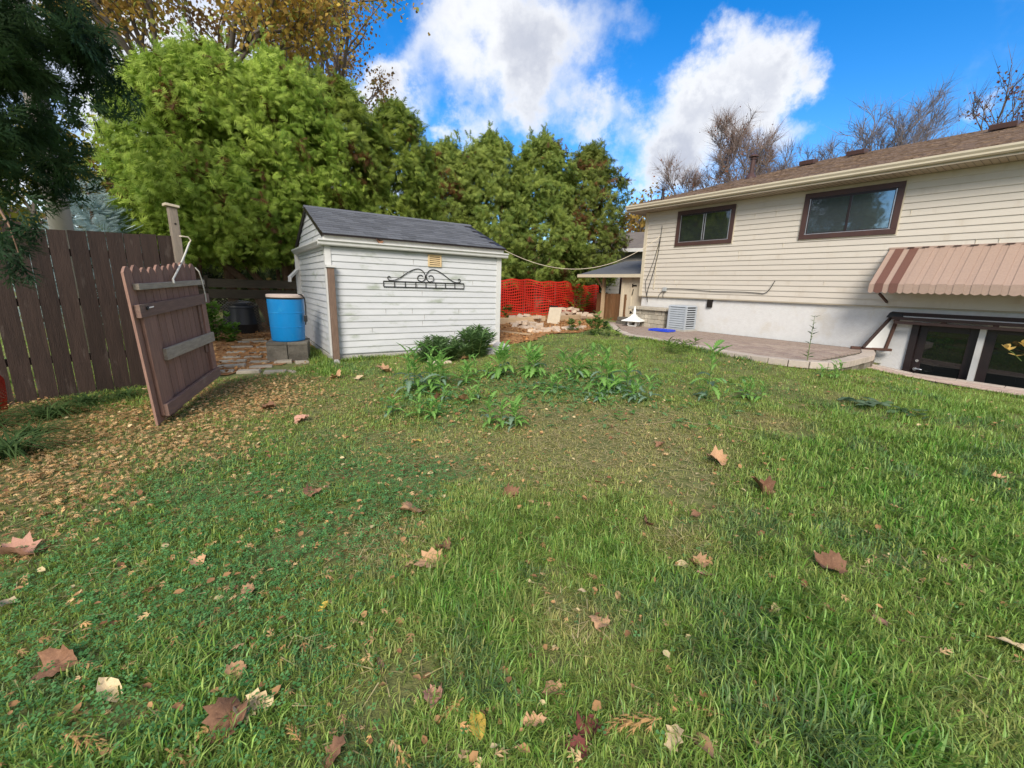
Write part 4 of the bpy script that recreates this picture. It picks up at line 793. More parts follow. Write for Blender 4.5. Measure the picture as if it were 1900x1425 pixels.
for i in range(9):
    z = .09 + i * .064
    MB().hexa([(.05, .0, z), (aw_ - .05, .0, z), (aw_ - .05, .012, z), (.05, .012, z), (.05, .022, z + .056), (aw_ - .05, .022, z + .056), (aw_ - .05, .03, z + .056), (.05, .03, z + .056)]).build('louvre', M['ac'], ac)
    MB().hexa([(aw_, .05, z), (aw_, ad - .05, z), (aw_ - .012, ad - .05, z), (aw_ - .012, .05, z), (aw_ - .010, .05, z + .03), (aw_ - .010, ad - .05, z + .03), (aw_ - .018, ad - .05, z + .03), (aw_ - .018, .05, z + .03)]).build('louvre', M['ac'], ac)
b = MB(); b.tube([HW(2.42, -.04, PATZ + .75) - HW(1.66, -.8, PATZ)] * 1 + [HW(2.42, -.04, PATZ + .2) - HW(1.66, -.8, PATZ)], .02, 6) if False else None
tr = at_z(1228, 614.5, PATZ); o = thing('plastic_lid', 'bright blue plastic lid lying flat on the brick patio', 'lid', (tr[0], tr[1], PATZ + .01), HROT + R(8))
b = MB(); b.hexa([(-.31, -.22, 0), (.31, -.22, 0), (.31, .22, 0), (-.31, .22, 0), (-.29, -.20, .03), (.29, -.20, .03), (.29, .20, .03), (-.29, .20, .03)]); b.build('body', M['tray'], o, bev=.008)
b = MB(); b.bx(-.30, .30, -.21, -.185, .028, .045); b.bx(-.30, .30, .185, .21, .028, .045); b.bx(-.30, -.28, -.185, .185, .028, .0448); b.bx(.28, .30, -.185, .185, .028, .0448); b.build('rim', M['tray'], o)
p0 = at_z(1303, 609.5, PATZ); p1 = at_z(1328, 613, PATZ); o = thing('wood_offcut', 'short dark wooden offcut lying along the foot of the white wall', 'offcut', (p0[0], p0[1], PATZ), math.atan2(p1[1] - p0[1], p1[0] - p0[0])); MB().bx(0, float(np.linalg.norm(p1 - p0)), 0, .08, .0, .06).build('body', M['frame_dark'], o, bev=.008)
# ------------------------------------------------------------------ side passage: brown panel, lean-to, cream shed, neighbour's house
def frame_on(A, B): t = B - A; return math.atan2(t[1], t[0]), float(np.linalg.norm(t[:2]))
pa, pb_ = np.array([3.22, 17.0, .42]), np.array([3.86, 15.05, .42]); rt_, ln = frame_on(pa, pb_)
bp = thing('brown_gate', 'low brown wooden board gate between the orange netting and the cream shed', 'gate', pa, rt_)
n = 12
for i in range(n): MB().bx(ln * i / n + .004, ln * (i + 1) / n - .004, -.012, .012, .02, 1.0 + rnd.uniform(-.01, .01)).build('board', M['brown_panel'], bp)
MB().bx(0, ln, .013, .05, .2, .29).build('rail', M['brown_panel'], bp); MB().bx(0, ln, .013, .05, .8, .89).build('rail', M['brown_panel'], bp)
co = HW(-.95, .25, .42); cs = thing('cream_shed', 'cream board side shed with black strap hinges behind the house corner', 'shed', co, HROT)
for i in range(4): MB().bx(i * .235 + .002, (i + 1) * .235 - .002, -.02, .02, 0, 1.62).build('board', M['cream'], cs)
MB().bx(-.03, .05, -.045, -.021, 0, 1.60).build('post', M['cream'], cs); MB().bx(.38, .43, -.04, -.021, 0, 1.58).build('door_stile', M['cream'], cs); MB().bx(.43, .94, -.04, -.021, .28, .35).build('door_rail', M['cream'], cs)
for z in (1.30, .40):
    b = MB(); b.bx(.44, .62, -.052, -.041, z - .02, z + .02); b.bx(.43, .47, -.053, -.041, z - .055, z + .055); b.build('strap_hinge', M['iron'], cs)
b = MB(); b.beam((.50, -.05, 1.18), (.46, -.05, .98), .03, .012); b.build('handle_bar', M['iron'], cs)
MB().bx(-.03, .94, .3, 2.0, 0, 1.7).build('body', M['cream'], cs)
b = MB(); b.prism([(-.25, 1.66), (2.4, 2.30), (2.4, 2.24), (-.25, 1.60)], -2.0, .9); b.build('roof', M['shingle_grey'], cs); b = MB(); b.prism([(-.28, 1.56), (-.25, 1.56), (-.25, 1.67), (-.28, 1.67)], -2.0, .9); b.build('fascia', M['trim_beige'], cs)
b = MB(); b.prism([(-.28, 1.56), (-.10, 1.60), (2.3, 2.2), (2.3, 2.28), (-.28, 1.66)], .90, .935); b.build('barge_board', M['cream'], cs)
lp = at_depth(1116, 590, 16.6); lt = thing('carport_post', 'brown wooden post with a brace holding up the lean-to roof', 'post', (lp[0], lp[1], .42), HROT); MB().bx(-.05, .05, -.05, .05, 0, 1.75).build('shaft', M['timber'], lt); MB().beam((-.02, 0, 1.15), (-.42, .0, 1.62), .05, .06).build('brace', M['timber'], lt)
# dark boards standing in for the shaded void under the carport
cw = thing('carport_shade_boards', 'dark boards standing in for the shade at the back of the lean-to', 'wall', HW(-3.6, 3.2, .4), HROT)
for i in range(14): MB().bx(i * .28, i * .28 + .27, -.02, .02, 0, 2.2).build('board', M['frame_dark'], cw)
no = at_depth(1090, 560, 24.5); no[2] = .4; nh = thing('neighbour_house', 'grey sided neighbouring house with a low roof behind the cedars', 'house', no, HROT + R(20))
b = MB(); b.bx(0, 9, 0, 7, 0, 3.2); b.build('wall', M['far_siding'], nh)
nsb = MB().prism([(-.025, 0), (-.008, .18), (.0, .18), (.0, 0)], 0, 9).mesh('siding_board', M['far_siding'])
for i in range(17): link('siding_board', nsb, nh, (0, 0, .1 + i * .18))
b = MB(); b.prism([(-.5, 3.2), (3.5, 4.5), (7.5, 3.2), (7.5, 3.12), (-.5, 3.12)], -.5, 9.5); nr = b.build('roof', M['shingle_far'], nh); MB().bx(-.5, 9.5, -.56, -.5, 3.05, 3.22).build('gutter', M['trim_white'], nh)
b = MB(); b.lathe([(.14, 0), (.12, .12), (.10, .2), (.10, .75), (.2, .80), (.2, .86), (.05, .95)], 12, (2.6, 1.6, 3.85)); b.build('flue_pipe', M['bark_red'], nr)
# cord from the shed to the house
cA = SW(W_ + .02, .6, 2.62); cB = HW(.604, -.05, 3.22)
cd = thing('cord', 'pale cord sagging from the shed roof to the far house corner', 'cord', (0, 0, 0))
MB().tube([cA + (cB - cA) * t - np.array([0, 0, .82 * 4 * t * (1 - t)]) for t in np.linspace(0, 1, 24)], .008, 5).build('strand', M['cord'], cd)
# ------------------------------------------------------------------ foliage shapes
def fan(lobes, wid, curl=.15, tri=False):
    """flat cedar spray along +Y: a spine with pointed side lobes"""
    V, T = [], []
    def blade(p, d, l, w):
        d = np.array([d[0], d[1], 0.]) / math.hypot(*d); sd = np.array([d[1], -d[0], 0]); p = np.array([p[0], p[1], -curl * p[1] ** 2]); m = p + d * l * .45; e = p + d * l; m[2] = -curl * (m[1] ** 2 + m[0] ** 2); e[2] = -curl * 1.3 * (e[1] ** 2 + e[0] ** 2)
        if tri: b = len(V); V.extend([p - sd * w * .5, p + sd * w * .5, e]); T.append((b, b + 1, b + 2)); return
        b = len(V); V.extend([p - sd * w * .25, m - sd * w * .5, e, m + sd * w * .5]); T.extend([(b, b + 2, b + 1), (b, b + 3, b + 2)])
    blade((0, 0), (0, 1), 1.0, wid)
    for t, l, a in lobes:
        for sg in (-1, 1): blade((0, t), (sg * math.sin(a), math.cos(a)), l, wid * .95)
    return np.array(V), np.array(T)
FAN_A = fan([(.02, .60, 1.2), (.20, .62, .88), (.42, .52, .68), (.64, .34, .55)], .15, .35, True)
FAN_B = fan([(.14, .60, .9), (.38, .50, .75), (.62, .32, .6)], .20)
def fanfine():
    V, T = [], []; pv, pt = fan([(.22, .42, .75), (.50, .36, .62)], .15, .15, True)
    parts = [(0, 0, 0, 1.)] + [(0, t, sg * a, l) for t, l, a in [(.10, .50, 1.0), (.30, .56, .82), (.50, .44, .68), (.70, .28, .55)] for sg in (-1, 1)]
    for x, y, a, l in parts:
        c, s = math.cos(a), math.sin(a); Rm = np.array([[c, -s, 0], [s, c, 0], [0, 0, 1]]); b = len(V) and sum(len(v) for v in V)
        v = (pv * [.55, 1, 1] * l) @ Rm.T + [x, y, 0]; v[:, 2] -= .22 * (v[:, 0] ** 2 + v[:, 1] ** 2); T.append(pt + (b or 0)); V.append(v)
    return np.concatenate(V), np.concatenate(T)
FAN_F = fanfine()
def mixc(a, b, t): t = np.asarray(t)[:, None]; return np.array(a) * (1 - t) + np.array(b) * t
def crown_points(n, h0, h1, rfun, lump, seed):
    """points near the lumpy outside of a crown, with outward directions"""
    z = h0 + (h1 - h0) * rng.random(n) ** .9; th = rng.random(n) * 2 * np.pi; u = (z - h0) / (h1 - h0)
    L = 1 + lump * (2 * fbm(th / np.pi * 4 + seed * 7, z * 1.3 + seed * 3, 1.0) - 1) * 1.4 + lump * .6 * np.sin(3 * th + seed + z)
    deep = rng.random(n) ** 3.2; rr = rfun(u) * L * (1 - .55 * deep); p = np.stack([rr * np.cos(th), rr * np.sin(th), z], 1); ho = fbm(p[:, 0] + p[:, 1] * .8 + seed * 13.7, p[:, 2] + p[:, 1] * .2, .62); p[:, :2] *= (1 - .30 * sstep(.53, .40, ho))[:, None]; nrm = np.stack([np.cos(th), np.sin(th), .15 + .9 * sstep(.7, 1, u)], 1)
    return p, nrm / np.linalg.norm(nrm, axis=1, keepdims=True), u, deep
def cedar(name, base, H, rad, h0, n, size, ca, cb, label, seed, rust=.03, group=None, proto=None, droop=0., lump=.22, limbs=3, shape=.55, lean=(0, 0), th_keep=None, cat='tree'):
    t = thing(name, label, cat, base, 0, group)
    rf_ = lambda u: rad * np.clip(np.sin(np.pi * np.clip(.16 + u * .86, 0, 1)) ** shape, .06, 1) * (1.05 - .15 * u)
    p, nr, u, deep = crown_points(n, h0, H, rf_, lump, seed); p[:, 0] += lean[0] * u; p[:, 1] += lean[1] * u
    # sprays gather in tufts, so gaps of shade stay open between them
    k = max(1, n // 12); c = p[:k]; sel = rng.integers(0, k, n); off = rng.normal(size=(n, 3)) * np.array([.13, .13, .10]); q = c[sel] + off; nn = nr[sel]
    ax = nn * .45 + unit(n) * .75 + np.array([0, 0, .15 - droop]); fr_ = rotmats(ax, nn * 1.0 + unit(n) * .75 + np.array([0, 0, .3]))
    s_ = size * rng.uniform(.65, 1.35, n); tint = np.clip(.5 + .9 * (fbm(q[:, 0] + seed * 5 + q[:, 1], q[:, 2], 1.1) - .5) + rng.normal(0, .22, n) , 0, 1); col = mixc(ca, cb, tint) * rng.uniform(.8, 1.2, (n, 1))
    isr = (fbm(q[:, 0] * 1.7 + seed * 11, q[:, 2] * 1.2 + q[:, 1], .9) > (.84 - rust * 3)) & (rng.random(n) < .75); col[isr] = mixc((.22, .10, .03), (.12, .065, .03), rng.random(isr.sum()))
    if proto is None:
        m_ = 8; a_ = rng.random(m_) * 6.283; lx_ = rad * .55 * rng.random(m_) * np.cos(a_); ly_ = rad * .55 * rng.random(m_) * np.sin(a_); sel2 = rng.integers(0, m_, 110); tt = rng.random(110) ** .7
        q2 = np.stack([lx_[sel2] + rng.normal(0, .05, 110) * (1.3 - tt) * 2 + lean[0], ly_[sel2] + rng.normal(0, .05, 110) * (1.3 - tt) * 2 + lean[1], H * .95 + tt * rng.uniform(.25, .8, m_)[sel2]], 1)
        q = np.concatenate([q, q2]); fr_ = np.concatenate([fr_, rotmats(unit(110) * .6 + [0, 0, 1.], unit(110))]); s_ = np.concatenate([s_, size * rng.uniform(.6, 1., 110)]); col = np.concatenate([col, mixc(ca, cb, rng.random(110))])
    pr = proto or FAN_A; V, T, K = scatter(pr[0], pr[1], fr_, q, s_, col); fastmesh('crown', V, T, M['leaf'], t, K)
    b = MB()
    for i in range(limbs):
        a = rnd.uniform(0, 6.28); r1 = rad * .25 * (limbs > 1); pts = [(.10 * math.cos(a), .10 * math.sin(a), -.3), (.14 * math.cos(a), .14 * math.sin(a), .5), (r1 * math.cos(a), r1 * math.sin(a), h0 + .8), (r1 * 1.3 * math.cos(a) + lean[0] * .6, r1 * 1.3 * math.sin(a) + lean[1] * .6, h0 + (H - h0) * .65), (lean[0], lean[1], H * .93)]
        b.tube(pts, [.13, .11, .075, .045, .012], 7)
    b.build('trunk', M['bark_red'], t, smooth=True); return t
def ground_at(px, d): p = at_depth(px, 520, 1.0); p = np.array([p[0] * d, p[1] * d, 0]); p[2] = float(TZ(p[0], p[1])); return p
YG = ((.19, .31, .04), (.52, .64, .12)); DG = ((.14, .22, .045), (.38, .45, .10))
hedge = [  # px, distance, top px, half width m, crown foot, sprays, colours, label
    (348, 14.4, 132, 1.42, 2.0, 7000, YG, 'bright yellow green cedar rising behind the tall gate post', .035),
    (430, 14.6, 106, 1.9, 2.1, 9600, YG, 'tallest bright green cedar above the compost bin, left of the shed', .045),
    (538, 15.0, 120, 1.8, 2.0, 8200, YG, 'bright green cedar behind the left gable of the shed', .03),
    (645, 16.2, 160, 1.70, 1.6, 5600, ((.125, .20, .03), (.35, .42, .07)), 'mid green cedar behind the middle of the shed roof', .05),
    (738, 16.8, 200, 1.55, 1.5, 4800, ((.12, .195, .03), (.34, .41, .07)), 'green cedar behind the right half of the shed roof', .04),
    (825, 18.4, 272, 1.65, 1.5, 4600, DG, 'short cedar in the dip of the hedge above the right shed gable', .05),
    (905, 18.8, 258, 1.85, 1.45, 6000, DG, 'dark green cedar just right of the shed above the orange fence', .03),
    (1000, 19.8, 262, 1.85, 1.4, 6000, DG, 'dark rounded cedar over the middle of the orange fence', .04),
    (1082, 21.0, 278, 1.75, 1.4, 5600, ((.11, .165, .034), (.29, .33, .07)), 'last cedar of the hedge with rusty patches by the neighbouring house', .085),
    (590, 18.2, 140, 1.5, 1.6, 2800, DG, 'slim dark cedar showing between the taller hedge cedars left of centre', .04)]
for i, (px, d, top, rad, h0, n, cc, lb, ru) in enumerate(hedge):
    bpos = ground_at(px, d); H = float(at_depth(px, top, d)[2]) - bpos[2]
    cedar('cedar_tree', bpos, H, rad, h0 - .2, int(n * 1.75), .175 if d < 15.5 else .22, cc[0], cc[1], lb, i + 1, ru, 'cedars of the tall hedge', limbs=2, shape=.36, lump=.17)
# big leaning limbs of the cedar beside the barrel
lb0 = gp(512, 604); lt = thing('leaning_cedar', 'bare brown forked cedar trunk leaning behind the blue barrel', 'tree', lb0)
def limb(pts, r): 
    q = [at_depth(px, py, d) - lb0 for px, py, d in pts]; return MB().tube(q, r, 9)
d0 = math.hypot(lb0[0], lb0[1])
limb([(516, 625, d0), (500, 585, d0), (470, 535, d0 - .1), (430, 500, d0 - .1), (380, 470, d0), (330, 430, d0 + .2)], [.17, .16, .12, .09, .06, .03]).build('trunk', M['bark_red'], lt, smooth=True)
limb([(512, 605, d0), (505, 560, d0 - .05), (488, 528, d0 - .1), (455, 490, d0), (420, 420, d0)], [.14, .12, .10, .08, .04]).build('limb', M['bark_red'], lt, smooth=True)
limb([(530, 620, d0 + .1), (535, 570, d0 + .1), (538, 520, d0), (530, 440, d0), (520, 330, d0)], [.13, .12, .10, .08, .04]).build('limb', M['bark_red'], lt, smooth=True)
limb([(505, 570, d0), (520, 545, d0), (515, 500, d0)], [.10, .07, .05]).build('limb', M['bark_red'], lt, smooth=True)
# dark cedar hanging over the fence at the left
nb = np.array([-7.05, 5.5, 0.]);
cedar('overhanging_cedar', nb, 7.6, 1.60, 2.6, 6400, .31, (.028, .07, .028), (.085, .16, .05), 'dark green cedar hanging over the left end of the brown fence', 21, .03, None, FAN_F, .35, .12, 1, .4)
# hanging spray in front of the fence
sp = at_depth(22, 440, 6.3); hs = thing('cedar_branch', 'drooping dark cedar spray hanging before the fence at the left edge', 'branch', sp)
n = 46; q = rng.normal(size=(n, 3)) * [.11, .11, .17]; ax = unit(n) * .5 + np.array([.25, -.1, -.75]); V, T, K = scatter(FAN_F[0], FAN_F[1], rotmats(ax, unit(n)), q, rng.uniform(.16, .30, n), mixc((.022, .06, .026), (.05, .10, .04), rng.random(n))); fastmesh('spray', V, T, M['leaf'], hs, K)
b = MB(); b.tube([(-.5, .1, .75), (-.2, .05, .45), (0, 0, .1), (.06, -.02, -.2)], [.02, .015, .01, .004], 5); b.build('twig', M['bark_red'], hs)
# ------------------------------------------------------------------ branching trees
def branches(b, p, d, L, r, lev, tips, rr, spread=.55, up=.12, kids=(3, 4), minr=.004, shrink=.68):
    n = 3; P = [Vector(p)]; dd = Vector(d).normalized()
    for i in range(n):
        dd = (dd + Vector((rr.gauss(0, .13), rr.gauss(0, .13), rr.gauss(0, .10) + up * .5))).normalized(); P.append(P[-1] + dd * L / n)
    b.tube(P, [r, r * .85, r * .72, max(r * .6, minr)], 7 if r > .08 else (5 if r > .025 else 3), cap=False)
    if lev == 0: tips += [(P[k], dd) for k in (1, 2, 3)]; return
    if lev <= 2: tips += [(P[3], dd)]
    for k in range(rr.randint(*kids)):
        i = rr.choice((1, 2, 3, 3)) if k else 3; ax = Vector((rr.gauss(0, 1), rr.gauss(0, 1), rr.gauss(0, .5))); ax = (ax - dd * ax.dot(dd)).normalized()
        nd = (dd + ax * spread * rr.uniform(.6, 1.3) + Vector((0, 0, up))).normalized(); branches(b, P[i], nd, L * shrink * rr.uniform(.8, 1.15), r * (.62 if k else .72), lev - 1, tips, rr, spread, up, kids, minr, shrink)
LEAFQ = (np.array([(0, 0, 0), (-.42, .45, .08), (0, 1, -.05), (.42, .45, .08)]), np.array([(0, 2, 1), (0, 3, 2)]))
def deciduous(name, base, H, label, seed, lev=5, r=.25, spread=.6, up=.10, leaves=0, lsize=.15, cols=None, bark='bark_grey', kids=(2, 4), first=.30, minr=.005, trunk=.35, cat='tree', group=None, lspread=.25, twigs=0, tcol=(.17, .135, .12)):
    t = thing(name, label, cat, base, 0, group); rr = random.Random(seed); b = MB(); tips = []
    tr_ = [Vector((0, 0, -.3)), Vector((rr.gauss(0, .08), rr.gauss(0, .08), H * trunk * .5)), Vector((rr.gauss(0, .15), rr.gauss(0, .15), H * trunk))]; b.tube(tr_, [r * 1.15, r, r * .8], 9)
    for k in range(rr.randint(4, 5)):
        a = k * 1.35 + rr.uniform(-.3, .3); branches(b, tr_[2] - Vector((0, 0, rr.uniform(0, H * .05))), Vector((math.cos(a) * spread * 1.1, math.sin(a) * spread * 1.1, 1)), H * first * rr.uniform(.8, 1.1), r * .55, lev - 1, tips, rr, spread, up, kids, minr)
    b.build('trunk', M[bark], t, smooth=True)
    if twigs:
        P = np.repeat(np.array([tuple(p) for p, _ in tips]), twigs, 0); D = np.repeat(np.array([tuple(d) for _, d in tips]), twigs, 0); n_ = len(P); D = D + rng.normal(size=(n_, 3)) * .5 + [0, 0, .15]
        TWG = (np.array([(-.010, 0, 0), (.010, 0, 0), (.05, 1, 0)]), np.array([(0, 1, 2)])); V, T, K = scatter(TWG[0], TWG[1], rotmats(D, unit(n_)), P + rng.normal(size=(n_, 3)) * .03, rng.uniform(.4, 1.0, n_), np.array(tcol) * rng.uniform(.7, 1.2, (n_, 1))); fastmesh('twigs', V, T, M['dry'], t, K, kind='stuff')
    if leaves:
        P = np.array([tuple(p) for p, _ in tips]); sel = rng.integers(0, len(P), leaves); q = P[sel] + rng.normal(size=(leaves, 3)) * lspread
        c = mixc(cols[0], cols[1], np.clip(rng.normal(.5, .3, leaves) + .8 * (fbm(q[:, 0], q[:, 2], 2.5) - .5), 0, 1)); k = rng.random(leaves) < .2; c[k] = np.array(cols[2]); c *= rng.uniform(.75, 1.2, (leaves, 1))
        V, T, K = scatter(LEAFQ[0], LEAFQ[1], rotmats(unit(leaves) + [0, 0, -.5], unit(leaves)), q, lsize * rng.uniform(.6, 1.3, leaves), c); fastmesh('crown', V, T, M['leaf'], t, K)
    return t
g_ = ground_at(390, 22); deciduous('autumn_tree', g_, 16.5, 'tall autumn tree with golden brown leaves rising behind the left cedars', 3, 6, .30, .62, .06, 17000, .17, ((.60, .42, .08), (.40, .24, .07), (.40, .42, .10)), 'bark_grey', (2, 3), .26, .010, .32, lspread=.45)
g_ = ground_at(590, 25); deciduous('autumn_tree', g_, 17.0, 'thinning autumn tree with brown leaves right of the golden one', 8, 6, .26, .5, .12, 6500, .17, ((.36, .22, .09), (.24, .14, .06), (.44, .32, .08)), 'bark_grey', (2, 3), .26, .010, .34, lspread=.4)
g_ = ground_at(1345, 30); deciduous('bare_tree', g_, 14.6, 'rounded nearly bare tree behind the far end of the house roof', 5, 6, .15, .62, .10, 3200, .10, ((.26, .13, .09), (.20, .12, .09), (.34, .12, .05)), 'bark_grey', (3, 4), .185, .017, .22, lspread=.2, twigs=3, tcol=(.27, .20, .17))
g_ = ground_at(1620, 30); deciduous('bare_tree', g_, 12.4, 'bare grey tree above the middle of the house roof', 12, 6, .14, .6, .12, 0, bark='bark_grey', kids=(3, 3), first=.22, minr=.015, trunk=.24, twigs=2, tcol=(.22, .20, .22))
g_ = ground_at(1520, 33); deciduous('bare_tree', g_, 12.6, 'low bare treetop between the flue pipe and the roof vents', 13, 6, .14, .6, .12, 0, bark='bark_grey', kids=(3, 3), first=.21, minr=.015, trunk=.24, twigs=2, tcol=(.22, .20, .22))
g_ = ground_at(1850, 27); deciduous('bare_tree', g_, 10.6, 'reddish budding tree above the right end of the house roof', 15, 5, .14, .55, .14, 1500, .10, ((.30, .11, .07), (.22, .08, .05), (.28, .18, .09)), 'bark_grey', (3, 3), .24, .014, .26, lspread=.12, twigs=2)
g_ = ground_at(1195, 34); deciduous('yellow_tree', g_, 8.2, 'yellow leaved tree beyond the house corner and the neighbouring roof', 22, 5, .22, .6, .08, 2600, .22, ((.50, .33, .06), (.36, .22, .05), (.30, .27, .10)), 'bark_grey', (3, 3), .26, .012, .3, lspread=.35)
g_ = ground_at(60, 17); deciduous('yellow_tree', g_, 6.4, 'yellow and green tree glimpsed behind the utility pole', 33, 4, .14, .6, .06, 2600, .16, ((.42, .34, .04), (.20, .22, .03), (.50, .40, .10)), 'bark_grey', (3, 3), .27, .01, .25, lspread=.4)
g_ = ground_at(255, 19); deciduous('yellow_tree', g_, 6.2, 'pale golden shrub between the blue spruce and the cedars', 37, 4, .12, .6, .06, 2200, .17, ((.40, .26, .06), (.24, .20, .04), (.46, .34, .10)), 'bark_grey', (3, 3), .27, .01, .25, lspread=.4)
# pole
up_ = ground_at(133, 11.5); pole = thing('utility_pole', 'pale concrete utility pole standing behind the left fence', 'pole', up_); MB().tube([(0, 0, -.3), (0, 0, 4.5), (0, 0, 9)], [.168, .155, .13], 20).build('shaft', M['pole'], pole, smooth=True)
wr = thing('overhead_wire', 'thin overhead service wires crossing before the autumn tree', 'wire', up_ + np.array([0, 0, 8.2]))
for k_, (pxa, pya, pxb, pyb, da, db) in enumerate([(130, -80, 330, 120, 11.5, 17), (60, -70, 300, 112, 11.5, 17)]):
    A = at_depth(pxa, pya, da) - wr.location; B = at_depth(pxb, pyb, db) - np.array(wr.location); A = np.array(at_depth(pxa, pya, da)) - np.array(wr.location)
    MB().tube([A + (B - A) * t - np.array([0, 0, .3 * t * (1 - t)]) for t in np.linspace(0, 1, 10)], .010, 4).build('strand', M['cable'], wr)
# blue spruce
sb_ = ground_at(192, 13.6); spz = float(at_depth(195, 352, 13.6)[2]); spr = thing('blue_spruce', 'silvery blue spruce showing over the brown fence left of the cedars', 'tree', sb_)
b = MB(); b.tube([(0, 0, -.2), (0, 0, spz * .6), (0, 0, spz)], [.10, .06, .01], 7); b.build('trunk', M['bark'], spr)
n = 2600; u = rng.random(n) ** .7; z = .4 + (spz - .4) * (1 - u); th = np.floor(rng.random(n) * 14) / 14 * 6.283 + np.floor(z * 4) * .7 + rng.normal(0, .10, n); rr_ = (1.75 * (1 - z / spz) + .12) * rng.uniform(.35, 1.05, n); z = np.floor(z * 4) / 4 + .08 * rng.normal(size=n) + .12 * rr_
q = np.stack([rr_ * np.cos(th), rr_ * np.sin(th), z], 1); ax = np.stack([np.cos(th), np.sin(th), .15 + 0 * th], 1) + unit(n) * .45
spk = fan([(.05, .30, 1.0), (.2, .34, .8), (.35, .34, .75), (.5, .3, .7), (.65, .26, .6), (.8, .2, .5)], .085, -.1)
V, T, K = scatter(spk[0], spk[1], rotmats(ax, unit(n) * .5 + [0, 0, 1]), q, rng.uniform(.2, .36, n), mixc((.32, .44, .45), (.60, .70, .70), rng.random(n))); fastmesh('crown', V, T, M['leaf'], spr, K)
# far wood closing the horizon
n = 26000; a = rng.uniform(-1.35, 1.35, n); dist = rng.uniform(46, 75, n); hh = 4.2 + 3.2 * fbm(a * 40, a * 0 + 3, 1.6); z = rng.random(n) ** .8 * hh
q = np.stack([dist * np.sin(a), dist * np.cos(a), z + .2], 1); c = mixc((.13, .11, .045), (.26, .19, .06), fbm(a * 30, z, 1.3)); c = c * rng.uniform(.6, 1.2, (n, 1)); k = rng.random(n) < .3; c[k] = mixc((.05, .085, .025), (.09, .13, .03), rng.random(k.sum()))
V, T, K = scatter(LEAFQ[0], LEAFQ[1], rotmats(unit(n), unit(n)), q, rng.uniform(.6, 1.3, n), c); fastmesh('far_wood', V, T, M['leaf'], None, K, kind='stuff', label='distant autumn wood closing the view behind the gardens')
n = 4600; px_ = rng.uniform(60, 1120, n); dd_ = rng.uniform(19.5, 24, n); hx = 1.5 + 1.0 * fbm(px_ / 60, px_ * 0, 1.4); zz_ = rng.random(n) * hx; ps_ = np.array([at_depth(x, 520, d) for x, d in zip(px_, dd_)]); ps_[:, 2] = .35 + zz_
V, T, K = scatter(FAN_B[0], FAN_B[1], rotmats(unit(n) + [0, 0, .5], unit(n)), ps_, rng.uniform(.3, .55, n), mixc((.03, .05, .015), (.08, .10, .025), rng.random(n))); fastmesh('undergrowth', V, T, M['leaf'], None, K, kind='stuff', label='dark undergrowth behind the rear fence and the cedars')
# ------------------------------------------------------------------ mulch beds
def bed(name, poly_px, m, dz=.012, kind='structure'):
    P = [tuple(gp(px, py)[:2]) for px, py in poly_px]; x0, x1 = min(p[0] for p in P), max(p[0] for p in P); y0, y1 = min(p[1] for p in P), max(p[1] for p in P); st = .12
    X, Y = np.meshgrid(np.arange(x0, x1, st), np.arange(y0, y1, st)); wob = .12; ins = inpoly(X + wob * (fbm(X, Y, .3) - .5), Y + wob * (fbm(Y, X, .3) - .5), P)
    V, T = [], []
    for x, y in zip(X[ins], Y[ins]):
        b = len(V); 
        for dx, dy in ((0, 0), (st, 0), (st, st), (0, st)): V.append((x + dx, y + dy, float(TZ(x + dx, y + dy)) + dz + .03 * (float(fbm(x + dx, y + dy, .5)) - .3)))
        T += [(b, b + 1, b + 2), (b, b + 2, b + 3)]
    return fastmesh(name, np.array(V), np.array(T), m, kind=kind), P
_, BED1 = bed('mulch_bed', [(372, 690), (400, 700), (560, 668), (575, 655), (570, 600), (375, 598)], M['mulch'])
_, BED2 = bed('mulch_bed', [(905, 645), (985, 634), (1010, 622), (1075, 618), (1120, 608), (1112, 586), (915, 586)], M['mulch'])
